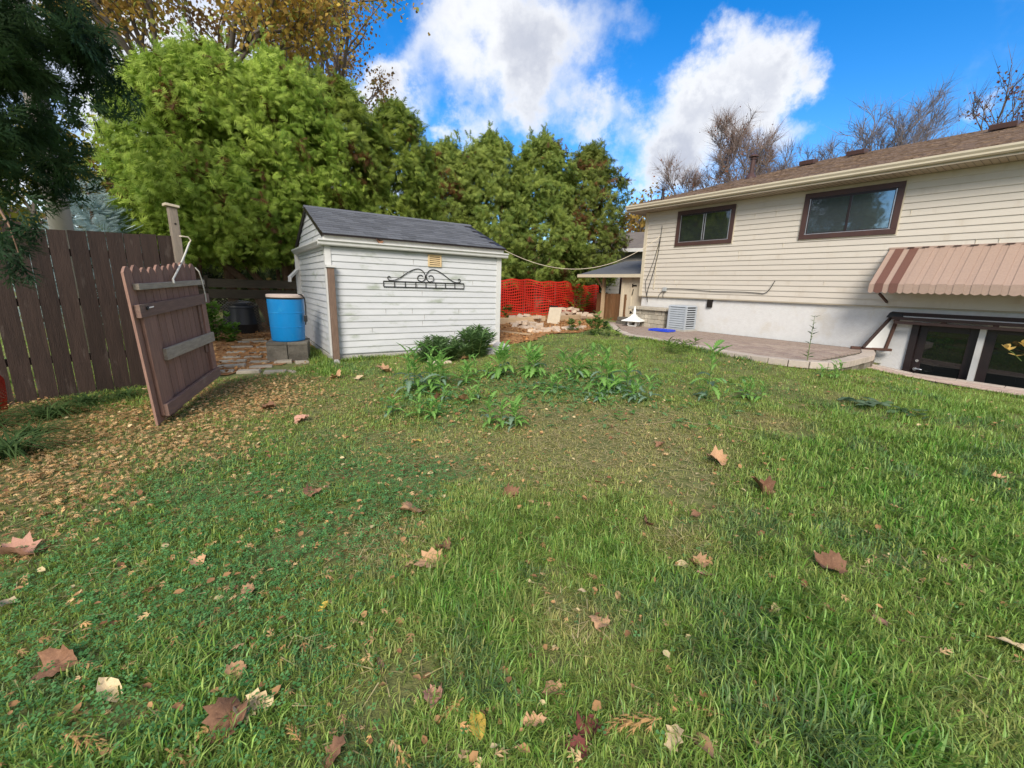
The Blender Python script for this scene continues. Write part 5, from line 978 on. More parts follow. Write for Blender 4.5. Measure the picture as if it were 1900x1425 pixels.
# ------------------------------------------------------------------ lawn
LIT = [tuple(gp(px, py)[:2]) for px, py in [(-300, 1150), (0, 1010), (150, 960), (300, 900), (400, 830), (520, 760), (600, 715), (400, 708), (300, 770), (-100, 740), (-300, 800)]]
def dist_soft(x, y, px, py, r): c = gp(px, py); return np.exp(-((x - c[0]) ** 2 + (y - c[1]) ** 2) / (r * r))
def litter_f(x, y):
    o = 0.
    for k_ in range(9):
        a = k_ * 2.4; r = .18 * math.sqrt(k_ + .3); wx = x + r * math.cos(a) + 1.0 * (fbm(x, y, .7) - .5); wy = y + r * math.sin(a) + 1.0 * (fbm(y + 5, x, .7) - .5); o = o + inpoly(wx, wy, LIT) / 9
    return o
def fields(x, y):
    dry = np.zeros_like(x)
    for px, py, r, a in [(1080, 800, 1.0, .8), (1230, 790, .9, .6), (1430, 785, .35, 1.2), (960, 768, .5, .9), (1180, 880, .8, .5), (760, 830, .8, .45), (600, 760, .8, .5), (1250, 1010, .25, .7), (700, 1010, .35, .7), (1060, 1160, .25, .7), (740, 1250, .2, .5), (880, 860, .8, .4), (1050, 700, 1.2, .35), (1560, 960, .25, .45), (1320, 640, .5, .4), (1560, 740, .3, .6), (1780, 1340, .25, .5)]: dry += a * dist_soft(x, y, px, py, r)
    lush = .35 * np.ones_like(x)
    for px, py, r, a in [(1680, 960, .9, .6), (1400, 1150, .6, .5), (950, 1180, .3, .6), (1700, 850, 1.6, .5), (820, 1130, .35, .5), (1130, 1060, .3, .4), (250, 1330, .5, .4), (620, 690, .5, .6), (900, 980, .5, .5), (1350, 640, 1.0, .4), (1850, 780, 1.5, .4), (1150, 930, .5, .35), (1560, 1330, .5, .5)]: lush += a * dist_soft(x, y, px, py, r)
    lush += .9 * (fbm(x, y, .55) - .5); dry += .5 * (fbm(x + 20, y, .7) - .5)
    lit = litter_f(x, y); clo = np.zeros_like(x)
    for px, py, r, a in [(520, 930, .8, 1.), (350, 1130, .6, 1.), (640, 900, .7, .8), (150, 1300, .5, .7), (480, 1250, .35, .6), (300, 1000, .6, .6), (760, 880, .5, .5)]: clo += a * dist_soft(x, y, px, py, r)
    return np.clip(lush, 0, 1.3), np.clip(dry, 0, 1), lit, np.clip(clo * (.5 + fbm(x, y, .3)), 0, 1)
PATH_STONES = [tuple(gp(px, py)[:2]) for px, py in [(385, 705), (530, 692), (575, 668), (560, 630), (400, 630)]]
SHEDP = [tuple(SW(x, y, 0)[:2]) for x, y in [(0, 0), (3.83, 0), (3.83, 3.45), (0, 3.45)]]
PATHP = [(5.55, -.9), (11, -.9), (11, -1.50), (6.35, -1.50)]
def lawn_ok(x, y):
    lx, ly = hl(x, y)
    bad = inpoly(lx, ly, PATPOLY) | inpoly(lx, ly, PATHP) | ((lx > 5.9) & (ly > -.9)) | (ly > -.3) | inpoly(x, y, BED1) | inpoly(x, y, BED2) | inpoly(x, y, SHEDP) | inpoly(x, y, PATH_STONES)
    return ~bad
def sample(n, r0, r1):
    a = rng.uniform(-1.02, 1.02, n); r = np.sqrt(rng.uniform(r0 * r0, r1 * r1, n)); return r * np.sin(a), r * np.cos(a)
def blades(x, y, seg, wmul, hmul=1., thin=None):
    r = np.hypot(x, y); lush, dry, lit, clo = fields(x, y)
    p_keep = np.clip(.80 + .4 * lush - .22 * dry - .50 * lit - .22 * clo - .75 * sstep(.58, .72, fbm(x + 31, y - 17, .33)) * (lush < .8), .06, 1)
    k = (rng.random(len(x)) < p_keep) & lawn_ok(x, y); x, y, r, lush, dry, lit, clo = [v[k] for v in (x, y, r, lush, dry, lit, clo)]; n = len(x)
    L = (.028 + .060 * np.clip(lush - .4 * dry, 0, 1.2)) * rng.uniform(.6, 1.45, n) * hmul * (1 - .3 * lit)
    th = 2 * np.pi * fbm(x * 1.0, y * 1.0, .22) * 2.2 + rng.normal(0, 1.5, n); lean = np.clip(rng.normal(.98, .42, n) + .2 * dry, .05, 1.52)
    d = np.stack([np.cos(th), np.sin(th)], 1); z0 = TZ(x, y) + .03 * (fbm(x, y, .9) - .5) - .006
    w = rng.uniform(.0014, .0031, n) * wmul * (.8 + .4 * lush); sd = np.stack([-d[:, 1], d[:, 0]], 1) * w[:, None]
    base = np.stack([x, y, z0], 1); o3 = lambda v: np.concatenate([v, np.zeros((n, 1))], 1); up = np.array([0, 0, 1.])
    tip = base + o3(d) * (L * np.sin(lean) * 1.05)[:, None] + up * (L * np.cos(lean) * .95 + .004)[:, None]
    t = np.clip(.5 * lush + rng.normal(.12, .22, n), 0, 1); dd = np.clip(.75 * dry + rng.normal(0, .16, n) + .30 * (rng.random(n) < .06) + .25 * lit, 0, 1)
    col = mixc((.27, .34, .07), (.085, .25, .026), t); hi = rng.random(n) < .17; col[hi] = mixc((.34, .50, .11), (.24, .42, .13), rng.random(hi.sum())); bl = (fbm(x + 3, y + 8, .6) > .60) & (rng.random(n) < .6); col[bl] = mixc((.085, .18, .05), (.14, .25, .09), rng.random(bl.sum()))  # hi: random blades with highlights put into their colour as lighter greens
    col = col * (1 - dd)[:, None] + mixc((.52, .45, .18), (.36, .30, .11), rng.random(n)) * dd[:, None]; col *= rng.uniform(.68, 1.5, (n, 1))
    if seg == 2:
        mid = base + o3(d) * (L * np.sin(lean) * .42)[:, None] + up * (L * (np.cos(lean) * .62 + .16))[:, None]
        V = np.stack([base - o3(sd), base + o3(sd), mid + o3(sd) * .8, mid - o3(sd) * .8, tip], 1); k_ = 5; T = np.array([(0, 1, 2), (0, 2, 3), (3, 2, 4)])
    else: V = np.stack([base - o3(sd), base + o3(sd), tip], 1); k_ = 3; T = np.array([(0, 1, 2)])
    return V.reshape(-1, 3), (T[None] + (np.arange(n) * k_)[:, None, None]).reshape(-1, 3), np.repeat(col, k_, 0)
parts = [blades(*sample(132000, .95, 3.2), 2, 1.05), blades(*sample(150000, 3.2, 6.2), 2, 1.5), blades(*sample(270000, 6.2, 10.5), 1, 2.4, 1.05), blades(*sample(70000, 10.5, 15), 1, 4.2, 1.2)]
a_ = rng.uniform(1.0, 3.14, 60000) * rng.choice((-1, 1), 60000); r_ = np.sqrt(rng.random(60000)) * 7.5; parts.append(blades(r_ * np.sin(a_), r_ * np.cos(a_), 1, 2.6, 1.05))
x_, y_ = sample(9000, 0, 1.0); parts.append(blades(x_, y_, 1, 1.6))
# denser tussocks
nt_ = 420; tx, ty = sample(nt_, 1.1, 9); tl, td, tlit, tc_ = fields(tx, ty); kk = (tl > .45) & (tlit < .5); tx, ty = tx[kk], ty[kk]
for x, y in zip(tx, ty):
    n = rng.integers(35, 80); s_ = rng.uniform(.035, .09); parts.append(blades(x + rng.normal(0, s_, n), y + rng.normal(0, s_, n), 2, 1.15 + .08 * math.hypot(x, y), rng.uniform(1.1, 1.7)))
# ragged edges along the shed, the patio and the path
def fringe(P, n, spread, hm, wm=2.2):
    P = [np.array(p[:2]) for p in P]; seg_ = rng.integers(0, len(P) - 1, n); t = rng.random(n)[:, None]; A = np.array(P)[seg_]; B = np.array(P)[seg_ + 1]; q = A * (1 - t) + B * t + rng.normal(0, spread, (n, 2)); parts.append(blades(q[:, 0], q[:, 1], 2, wm, hm))
fringe([SW(-.12, 1.9, 0), SW(-.12, -.12, 0), SW(1.2, -.12, 0), SW(3.6, -.14, 0)], 5200, .055, 1.9); fringe([SW(-.25, 1.4, 0), SW(-.25, -.2, 0)], 2200, .12, 2.0)
fringe([HW(x, y - .10, 0) for x, y in edge_l[1:9]], 3600, .05, 1.5, 2.6); fringe([HW(x, -1.56, 0) for x in (6.2, 8, 10)], 3000, .05, 1.2, 2.0); fringe([FO + np.array([.06, -.05, 0]), pw + np.array([.06, -.05, 0])], 900, .05, 1.5, 1.6)
V, T, K = merge(parts); fastmesh('grass', V, T, M['grass'], None, K, kind='stuff', label='unmown lawn grass with dry patches')
# clover
cv, ct = [], []
for k in range(3):
    a = k * 2.094; c, s = math.cos(a), math.sin(a); b = len(cv)
    for x, y, z in ((0, .05, 0), (-.42, .75, .12), (0, .98, .03), (.42, .75, .12)): cv.append((x * c - y * s, x * s + y * c, z))
    ct += [(b, b + 2, b + 1), (b, b + 3, b + 2)]
x, y = sample(90000, 1.0, 6.5); _, dr_, li_, cl_ = fields(x, y); k = (rng.random(len(x)) < cl_ * .9 + .015) & lawn_ok(x, y); x, y = x[k], y[k]; n = len(x)
q = np.stack([x, y, TZ(x, y) + rng.uniform(.012, .055, n)], 1); nr = unit(n) * .35 + [0, 0, 1]; V, T, K = scatter(np.array(cv), np.array(ct), rotmats(unit(n) * [1, 1, .2], nr), q, rng.uniform(.010, .019, n), mixc((.075, .22, .06), (.17, .37, .12), rng.random(n))); fastmesh('clover', V, T, M['grass'], None, K, kind='stuff', label='low dark clover among the lawn grass')
# cedar litter and small dead leaves
x, y = sample(130000, 1.0, 9); dens = litter_f(x, y) * .62 * (.3 + 1.4 * fbm(x, y, .3)) + .014 + .03 * (x < .3) * (y < 7) + .02 * (x < -.5) * (y < 6); lx, ly = hl(x, y); k = (rng.random(len(x)) < dens) & lawn_ok(x, y); x, y = x[k], y[k]; n = len(x)
z = TZ(x, y) + .03 * (fbm(x, y, .9) - .5); q = np.stack([x, y, z + rng.uniform(.008, .045, n)], 1); SPRIG = fan([(.15, .42, .8), (.45, .36, .7)], .16, .25)
parts = [scatter(SPRIG[0], SPRIG[1], rotmats(unit(n) * [1, 1, .25], unit(n) * .35 + [0, 0, 1]), q, rng.uniform(.028, .075, n), mixc((.55, .31, .12), (.70, .49, .25), rng.random(n)) * rng.uniform(.5, 1.15, (n, 1)))]
for P in (BED1, BED2):
    P_ = np.array(P); m_ = 3600; x = rng.uniform(P_[:, 0].min(), P_[:, 0].max(), m_); y = rng.uniform(P_[:, 1].min(), P_[:, 1].max(), m_); k = inpoly(x, y, P); x, y = x[k], y[k]; n = len(x)
    q = np.stack([x, y, TZ(x, y) + rng.uniform(.02, .05, n)], 1); parts.append(scatter(LEAFQ[0], LEAFQ[1], rotmats(unit(n) * [1, 1, .3], unit(n) * .4 + [0, 0, 1]), q, rng.uniform(.05, .10, n), mixc((.50, .22, .07), (.60, .36, .16), rng.random(n)) * rng.uniform(.5, 1.1, (n, 1))))
x, y = sample(4200, 1.0, 10); k = lawn_ok(x, y) & (rng.random(len(x)) < .25 + .9 * fbm(x, y, 1.2) * (x < 2.5)); x, y = x[k], y[k]; n = len(x)
CURL = (np.array([(0, -.5, 0), (-.38, -.1, .16), (-.22, .35, .10), (.05, .55, .02), (.30, .25, .18), (.36, -.15, .12), (0, 0, -.04)]), np.array([(0, 6, 1), (1, 6, 2), (2, 6, 3), (3, 6, 4), (4, 6, 5), (5, 6, 0)]))
q = np.stack([x, y, TZ(x, y) + rng.uniform(.02, .05, n)], 1); cc_ = mixc((.52, .30, .13), (.22, .10, .05), rng.random(n)); cc_[rng.random(n) < .12] = (.66, .52, .28); parts.append(scatter(CURL[0], CURL[1], rotmats(unit(n) * [1, 1, .3], unit(n) * .5 + [0, 0, 1]), q, rng.uniform(.016, .050, n), cc_))
V, T, K = merge(parts); fastmesh('leaf_litter', V, T, M['dry'], None, K, kind='stuff', label='orange tan cedar litter strewn over the grass by the fence')
# straw and dead stems in the bare patches
x, y = sample(110000, 1.0, 10); _, dr_, _, _ = fields(x, y); k = (rng.random(len(x)) < np.clip(dr_ - .30, 0, .7) * 1.1 + .09) & lawn_ok(x, y); x, y = x[k], y[k]; n = len(x); a = rng.random(n) * 6.283; L = rng.uniform(.04, .16, n); d = np.stack([np.cos(a), np.sin(a), rng.normal(0, .1, n)], 1); sd = np.stack([-d[:, 1], d[:, 0], 0 * a], 1) * .0028
q = np.stack([x, y, TZ(x, y) + rng.uniform(.01, .035, n)], 1); V = np.stack([q - sd, q + sd, q + d * L[:, None]], 1).reshape(-1, 3); T = np.arange(3 * n).reshape(-1, 3); fastmesh('straw', V, T, M['dry'], None, np.repeat(mixc((.52, .43, .22), (.34, .27, .12), rng.random(n)), 3, 0), kind='stuff', label='dead straw lying in the thin patches of lawn')
# ------------------------------------------------------------------ weeds
def leafmesh(name, col, L=1, W=.2, teeth=6, depth=.45, bend=.5, fold=.18, n=12, m=None, col2=None):
    """a lobed leaf along +Y that rises and arches over"""
    V, K = [], []; 
    for i in range(n + 1):
        t = i / n; a = bend * t * 1.6; yy = (math.sin(a) / (bend * 1.6) if bend else t) * L; zz = -(1 - math.cos(a)) / (bend * 1.6) * L if bend else 0
        w = W * math.sin(math.pi * min(1, .06 + t * .94)) ** .7 * (1 - depth * (.5 + .5 * math.cos(2 * math.pi * teeth * t))) if t < 1 else 0
        V += [(-w, yy, zz + fold * w), (0, yy, zz), (w, yy, zz + fold * w)]
    T = []
    for i in range(n):
        a = 3 * i
        for p, q in ((0, 1), (1, 2)): T += [(a + p, a + q, a + 3 + q), (a + p, a + 3 + q, a + 3 + p)]
    me = bpy.data.meshes.new(name); me.from_pydata(V, [], T); a = me.color_attributes.new('col', 'FLOAT_COLOR', 'POINT')
    for i in range(len(V)): c = (col2 or col) if i % 3 == 1 and col2 else col; a.data[i].color = (*c, 1)
    me.materials.append(m or M['leaf']); return me
thl = [leafmesh('leaf', c, 1, .18, 6, .55, bd, .5, 18, None, c2) for c, c2 in [((.15, .36, .055), (.26, .46, .13)), ((.21, .45, .075), (.33, .54, .16)), ((.18, .31, .20), (.32, .44, .31))] for bd in (.35, .85)]
def thistle(px, py, hpx, label, nst=1, nl=16, wide=1., old=.3):
    nl = int(nl * 1.3); nst = nst + 2 * (nst > 1); old *= .45; p = gp(px, py); H = hpx * float(np.linalg.norm(p - CAM)) / FPX; t = thing('thistle', label, 'weed', p, 0, 'thistles and weeds in the lawn')
    for s_ in range(nst):
        ox, oy = (rnd.gauss(0, .14 * wide), rnd.gauss(0, .09 * wide)) if nst > 1 else (0, 0); h = H * (rnd.uniform(.55, 1.1) if nst > 1 else 1) * 1.0
        MB().tube([(ox, oy, -.03), (ox + rnd.gauss(0, .01), oy, h * .5), (ox + rnd.gauss(0, .02), oy + rnd.gauss(0, .02), h)], [.010, .008, .004], 5).build('stem', M['stem'], t)
        for i in range(nl):
            u = (i + .5) / nl; az = i * 2.4 + rnd.uniform(-.4, .4); low = u < .45; l = (rnd.uniform(.13, .27) * (1.15 if low else .85)) * min(1.2, H / .42) * wide ** .2
            mm = thl[(4 if (low and rnd.random() < old * 2) else rnd.choice((0, 2))) + (1 if low else 0)]
            o = link('leaf', mm, t, (ox, oy, .03 + h * u ** 1.1 * .97), (rnd.uniform(.25, .6) if low else rnd.uniform(.6, 1.1), rnd.gauss(0, .15), az), l)
M_ = 0
for a in [(800, 728, 78, 'bushy bluish green thistle in front of the goldenrod by the shed', 3, 13, 1.3, .5), (962, 697, 58, 'broad bright green thistle clump right of the shed corner', 5, 11, 1.5, .2), (900, 700, 36, 'low thistle left of the broad bright green clump', 2, 9, 1.2, .3), (1062, 702, 52, 'upright thistle standing alone right of the broad bright clump', 2, 10, 1., .2), (1098, 700, 52, 'slim thistle close to the middle of the weed row', 1, 12, 1., .2),
          (1150, 728, 78, 'large thistle with blue grey lower leaves at the right end of the weed row', 3, 12, 1.3, .6), (1180, 745, 40, 'flat spreading thistle rosette at the foot of the large blue grey one', 3, 9, 1.5, .8), (1312, 742, 90, 'tall lone thistle with arching silvery leaves in the open lawn', 1, 15, 1.5, .6), (1372, 742, 30, 'small flat weed to the right of the tall lone thistle', 2, 8, 1.2, .3), (925, 795, 58, 'bright green thistle nearest the viewer with one blue leaf', 2, 11, 1.1, .4),
          (782, 772, 42, 'small pale thistle below the bushy bluish one', 2, 9, 1., .2), (860, 745, 34, 'low thistle rosette between the bushy and the broad clumps', 2, 9, 1.2, .4), (1020, 730, 34, 'low leafy weed in the middle of the weed row', 3, 8, 1.3, .4), (1105, 742, 26, 'flat grey green rosette before the weed row', 2, 9, 1.3, .7), (845, 715, 48, 'light green weed beside the flat pale stone', 2, 10, 1., .1), (680, 770, 14, 'tiny pale green rosette left of the weeds', 1, 8, .8, .6), (1530, 700, 22, 'low weeds in the grass below the patio corner', 2, 7, 1.1, .4)]: thistle(*a)
n = 1300; px_ = np.concatenate([rng.normal(1050, 90, n // 2), rng.normal(820, 50, n // 4), rng.uniform(700, 1400, n - n // 2 - n // 4)]); py_ = np.concatenate([rng.normal(722, 16, n // 2), rng.normal(735, 20, n // 4), rng.uniform(700, 800, n - n // 2 - n // 4)])
ps_ = np.array([gp(a, b) for a, b in zip(px_, py_)]); ps_[:, 2] += rng.uniform(.01, .07, n); LOB = fan([(.22, .26, 1.0), (.45, .30, .9), (.68, .22, .8)], .22, .3)
V, T, K = scatter(LOB[0], LOB[1], rotmats(unit(n) * [1, 1, .3] + [0, 0, .15], unit(n) * .3 + [0, 0, 1]), ps_, rng.uniform(.05, .13, n), mixc((.12, .30, .06), (.22, .40, .17), rng.random(n)) * rng.uniform(.75, 1.2, (n, 1))); fastmesh('low_weeds', V, T, M['leaf'], None, K, kind='stuff', label='small lobed weeds spread through the lawn around the thistles')
# narrow leaved bushes
NL = (np.array([(0, 0, 0), (-.10, .4, .02), (0, 1, -.18), (.10, .4, .02)]), np.array([(0, 2, 1), (0, 3, 2)]))
BL = (np.array([(0, 0, 0), (-.30, .35, .05), (-.22, .70, 0), (0, 1, -.12), (.22, .70, 0), (.30, .35, .05), (0, .5, -.02)]), np.array([(0, 6, 1), (1, 6, 2), (2, 6, 3), (3, 6, 4), (4, 6, 5), (5, 6, 0)]))
def bush(name, px, py, hpx, wpx, label, cat, nst, per, ll, ca, cb, proto=NL, group=None, spread=.5, whorl=True, stemr=.006, loc=None, top=0.):
    p = gp(px, py) if loc is None else np.array(loc, float); k = float(np.linalg.norm(p - CAM)) / FPX; H, Wd = hpx * k, wpx * k; t = thing(name, label, cat, p, 0, group); b = MB(); parts = []
    for i in range(nst):
        a = rnd.uniform(0, 6.28); r = Wd / 2 * math.sqrt(rnd.random()); h = H * rnd.uniform(.7, 1.0) * (1 - .25 * (r / (Wd / 2 + 1e-6)) ** 2); bx_, by_ = r * .35 * math.cos(a), r * .35 * math.sin(a); ex_, ey_ = r * math.cos(a), r * math.sin(a)
        P = [np.array((bx_, by_, -.03)), np.array(((bx_ + ex_) / 2, (by_ + ey_) / 2, h * .55)), np.array((ex_, ey_, h))]; b.tube(P, [stemr, stemr * .8, stemr * .4], 4)
        u = np.sort(rng.random(per) ** .8); q = np.where(u[:, None] < .5, P[0] + (P[1] - P[0]) * (u[:, None] * 2), P[1] + (P[2] - P[1]) * (u[:, None] * 2 - 1)); az = np.arange(per) * 2.4 + rng.normal(0, .4, per)
        ax = np.stack([np.cos(az), np.sin(az), .35 + .5 * u + rng.normal(0, .2, per)], 1); sz = ll * rng.uniform(.6, 1.25, per) * (1.1 - top * u)
        parts.append(scatter(proto[0], proto[1], rotmats(ax, np.array([0, 0, 1.]) + unit(per) * .3), q, sz, mixc(ca, cb, rng.random(per)) * rng.uniform(.8, 1.2, (per, 1))))
    b.build('stem', M['stem'], t, kind='stuff'); V, T, K = merge(parts); fastmesh('foliage', V, T, M['leaf'], t, K, kind='stuff'); return t
bush('goldenrod', 822, 668, 44, 95, 'lower spreading goldenrod bush against the middle of the shed wall', 'bush', 44, 40, .14, (.11, .20, .065), (.20, .31, .12), group='goldenrod by the shed')
bush('goldenrod', 882, 662, 58, 80, 'taller goldenrod bush near the right corner of the shed', 'bush', 34, 46, .15, (.115, .21, .065), (.20, .32, .12), group='goldenrod by the shed')
bush('goldenrod', 792, 672, 22, 50, 'small dark bush at the left end of the goldenrod', 'bush', 18, 26, .11, (.08, .16, .05), (.15, .25, .09), group='goldenrod by the shed')
bush('tall_weed', 1496, 683, 90, 6, 'tall thin weed with a single stem in front of the patio corner', 'weed', 1, 34, .14, (.06, .12, .04), (.11, .18, .06), stemr=.008, top=.5); 
bush('leafy_plant', 1288, 609, 44, 22, 'dark leafy plant growing at the right corner of the air conditioner', 'plant', 5, 34, .17, (.04, .09, .02), (.09, .15, .035), loc=at_z(1288, 609, PATZ))
bush('nettle_clump', 400, 634, 66, 40, 'light green leafy plant growing in front of the compost bin', 'plant', 12, 26, .13, (.13, .26, .035), (.22, .38, .06), BL, stemr=.007)
bush('nettle_clump', 432, 634, 34, 30, 'lower light green plant at the right of the leafy one by the compost bin', 'plant', 8, 20, .12, (.12, .24, .035), (.20, .36, .06), BL)
bush('garden_weed', 1106, 622, 42, 30, 'pale leafy weed at the left edge of the patio', 'weed', 5, 18, .14, (.12, .21, .04), (.22, .32, .09), BL); bush('garden_weed', 1128, 624, 34, 18, 'thin rose like weed beside the left patio edge', 'weed', 3, 10, .13, (.06, .11, .03), (.13, .19, .05), BL); bush('garden_weed', 1066, 614, 28, 30, 'low leafy weed among the loose bricks', 'weed', 5, 14, .12, (.12, .20, .05), (.24, .33, .10), BL)
bush('garden_weed', 1141, 624, 18, 12, 'tiny upright weed right beside the patio edge', 'weed', 1, 9, .10, (.06, .11, .03), (.12, .18, .05), BL); bush('garden_weed', 1262, 655, 26, 70, 'grassy weeds along the middle of the patio edge', 'weed', 9, 14, .12, (.09, .18, .03), (.18, .28, .06), NL)
bush('sapling', 1066, 586, 74, 70, 'yellowing sapling growing through the orange fence', 'sapling', 7, 16, .22, (.30, .26, .03), (.11, .17, .03), BL); bush('sapling', 940, 598, 34, 20, 'small green sapling before the left end of the orange fence', 'sapling', 3, 12, .16, (.10, .15, .03), (.16, .22, .05), BL)
bush('yellow_twig', 1880, 600, 20, 60, 'twig of yellow leaves hanging before the dark basement window', 'twig', 4, 9, .10, (.62, .42, .10), (.75, .55, .20), BL, loc=HW(8.55, -.35, .60))
# strappy tufts at the foot of the fence
def daylily(px, py, n, L, label, ca=(.055, .115, .035), cb=(.12, .19, .06), flat=.0):
    p = gp(px, py); t = thing('daylily', label, 'plant', p, 0, 'strappy plants along the brown fence'); V, T, K = [], [], []
    for i in range(n):
        a = rnd.uniform(0, 6.283); d = np.array([math.cos(a), math.sin(a), 0]); sd = np.array([-d[1], d[0], 0]); l = L * rnd.uniform(.6, 1.2); w = rnd.uniform(.006, .011); b0 = np.array([rnd.gauss(0, .05), rnd.gauss(0, .05), -.02]); b = len(V); c = np.array(ca) + (np.array(cb) - ca) * rnd.random()
        for k in range(6):
            u = k / 5; r = l * (.10 * u + .62 * u * u); z = l * (1.0 * u - (.85 + flat) * u * u) * .75; ww = w * (1 - .92 * u ** 2); q = b0 + d * r + np.array([0, 0, z]); V += [q - sd * ww, q + sd * ww]; K += [c, c]
        for k in range(5): T += [(b + 2 * k, b + 2 * k + 1, b + 2 * k + 3), (b + 2 * k, b + 2 * k + 3, b + 2 * k + 2)]
    fastmesh('leaves', np.array(V), np.array(T), M['leaf'], t, np.array(K), kind='stuff')
daylily(20, 850, 110, .85, 'largest strappy plant at the left edge of the photo'); daylily(-40, 800, 90, .85, 'strappy plant below the slumped orange netting'); daylily(95, 775, 100, .7, 'strappy tuft at the foot of the fence, second from the left edge'); daylily(165, 752, 90, .6, 'strappy tuft under the middle fence boards'); daylily(232, 738, 70, .5, 'strappy tuft in the gap behind the crooked gate'); daylily(60, 810, 60, .6, 'drooping tuft between the two biggest strappy plants')
# pale flat leaves in the grass at the right
pt_ = gp(1650, 765); sq = thing('squash_vine', 'trailing patch of pale bluish leaves flat in the grass near the path', 'plant', pt_)
qm = leafmesh('leaf', (.11, .19, .10), 1, .42, 3, .25, .3, .1, 9, None, (.2, .28, .17)); qd = leafmesh('leaf', (.085, .17, .06), 1, .42, 3, .25, .3, .1, 9, None, (.16, .25, .12))
for i in range(34):
    u = rnd.random(); p = gp(1582 + 138 * u + rnd.gauss(0, 5), 747 + 33 * u + rnd.gauss(0, 4)) - pt_; link('leaf', qm if u < .45 else qd, sq, (p[0], p[1], p[2] + rnd.uniform(.04, .09)), (rnd.gauss(.1, .2), rnd.gauss(0, .25), rnd.uniform(0, 6.28)), rnd.uniform(.09, .17) * (1.2 if u < .45 else .75))
# ------------------------------------------------------------------ fallen leaves, each one lying by itself
def dryleaf(name, cols):
    return pm(name, cols[0], cols[1], 14, .75, .25, 60, rv=.12, c3=cols[2], s3=9, t3=.6)
LM = {'tan': dryleaf('leaf_tan', ((.52, .31, .17), (.42, .24, .12), (.30, .15, .07))), 'brown': dryleaf('leaf_brown', ((.26, .135, .075), (.18, .09, .05), (.36, .20, .12))), 'cream': dryleaf('leaf_cream', ((.64, .50, .30), (.54, .40, .22), (.40, .26, .12))), 'yellow': dryleaf('leaf_yellow', ((.66, .46, .07), (.58, .38, .08), (.45, .26, .06))), 'red': dryleaf('leaf_red', ((.20, .055, .04), (.14, .04, .035), (.28, .10, .06))), 'pink': dryleaf('leaf_pinkish', ((.50, .27, .19), (.42, .22, .15), (.30, .15, .10)))}
def leaf_outline(kind):
    if kind == 'maple':
        half = [(0, -.40), (.12, -.40), (.30, -.44), (.30, -.30), (.48, -.18), (.42, -.06), (.52, .14), (.38, .14), (.36, .32), (.24, .26), (.15, .42), (.08, .40), (0, .54)]
    elif kind == 'oak': half = [(0, -.5), (.08, -.35), (.22, -.30), (.14, -.14), (.30, .0), (.18, .12), (.28, .28), (.12, .36), (0, .5)]
    else: half = [(0, -.5), (.12, -.40), (.24, -.18), (.27, .05), (.20, .28), (.08, .44), (0, .55)]
    return half + [(-x, y) for x, y in half[-2:0:-1]]
def leafobj(kind, curl, seed, m):
    rr = random.Random(seed); P = leaf_outline(kind); V = []; f = lambda x, y: curl * (1.1 * x * x + .5 * y * y * (1 if seed % 2 else -.4)) + .16 * abs(x) + (.05 + .05 * curl) * math.sin(7 * x + seed) * math.sin(6 * y + seed * 2) + .10 * curl * math.sin(4 * (x - y) + seed)
    cen = (0, -.05); rings = (1., .55)
    for s_ in rings:
        for x, y in P: jx, jy = x * (1 + rr.uniform(-.08, .08)), y * (1 + rr.uniform(-.06, .06)); X, Y = cen[0] + (jx - cen[0]) * s_, cen[1] + (jy - cen[1]) * s_; V.append((X * (1 - .35 * curl * abs(X)), Y, f(X, Y) + (rr.uniform(-.07, .07) if s_ == 1 else rr.uniform(-.03, .03))))
    n = len(P); V.append((0, -.05, -.01)); F = []
    for i in range(n): j = (i + 1) % n; F += [(i, j, n + j, n + i), (n + i, n + j, 2 * n)]
    st = len(V); V += [(-.012, -.40, .01), (.012, -.40, .01), (.03, -.75, .06)]; F.append((st, st + 1, st + 2))
    me = bpy.data.meshes.new('fallen_leaf'); me.from_pydata(V, [], F); me.materials.append(m); sol = None
    for p in me.polygons: p.use_smooth = True
    return me
_lc = {}
def fallen(px, py, wpx, kind, col, curl, label, tilt=.25):
    p = gp(px, py); w = wpx * float(np.linalg.norm(p - CAM)) / FPX; key = (kind, col, round(curl, 1), rnd.randint(0, 1))
    if key not in _lc: _lc[key] = leafobj(kind, curl, len(_lc) * 3 + 1 + key[3], LM[col])
    o = link('fallen_leaf', _lc[key], None, (p[0], p[1], p[2] + .022 + .08 * w), (rnd.gauss(.12, tilt * .7), rnd.gauss(0, tilt * .7), rnd.uniform(0, 6.28)), w * .95)
    return tag(o, label, 'leaf', 'leaves fallen on the lawn')
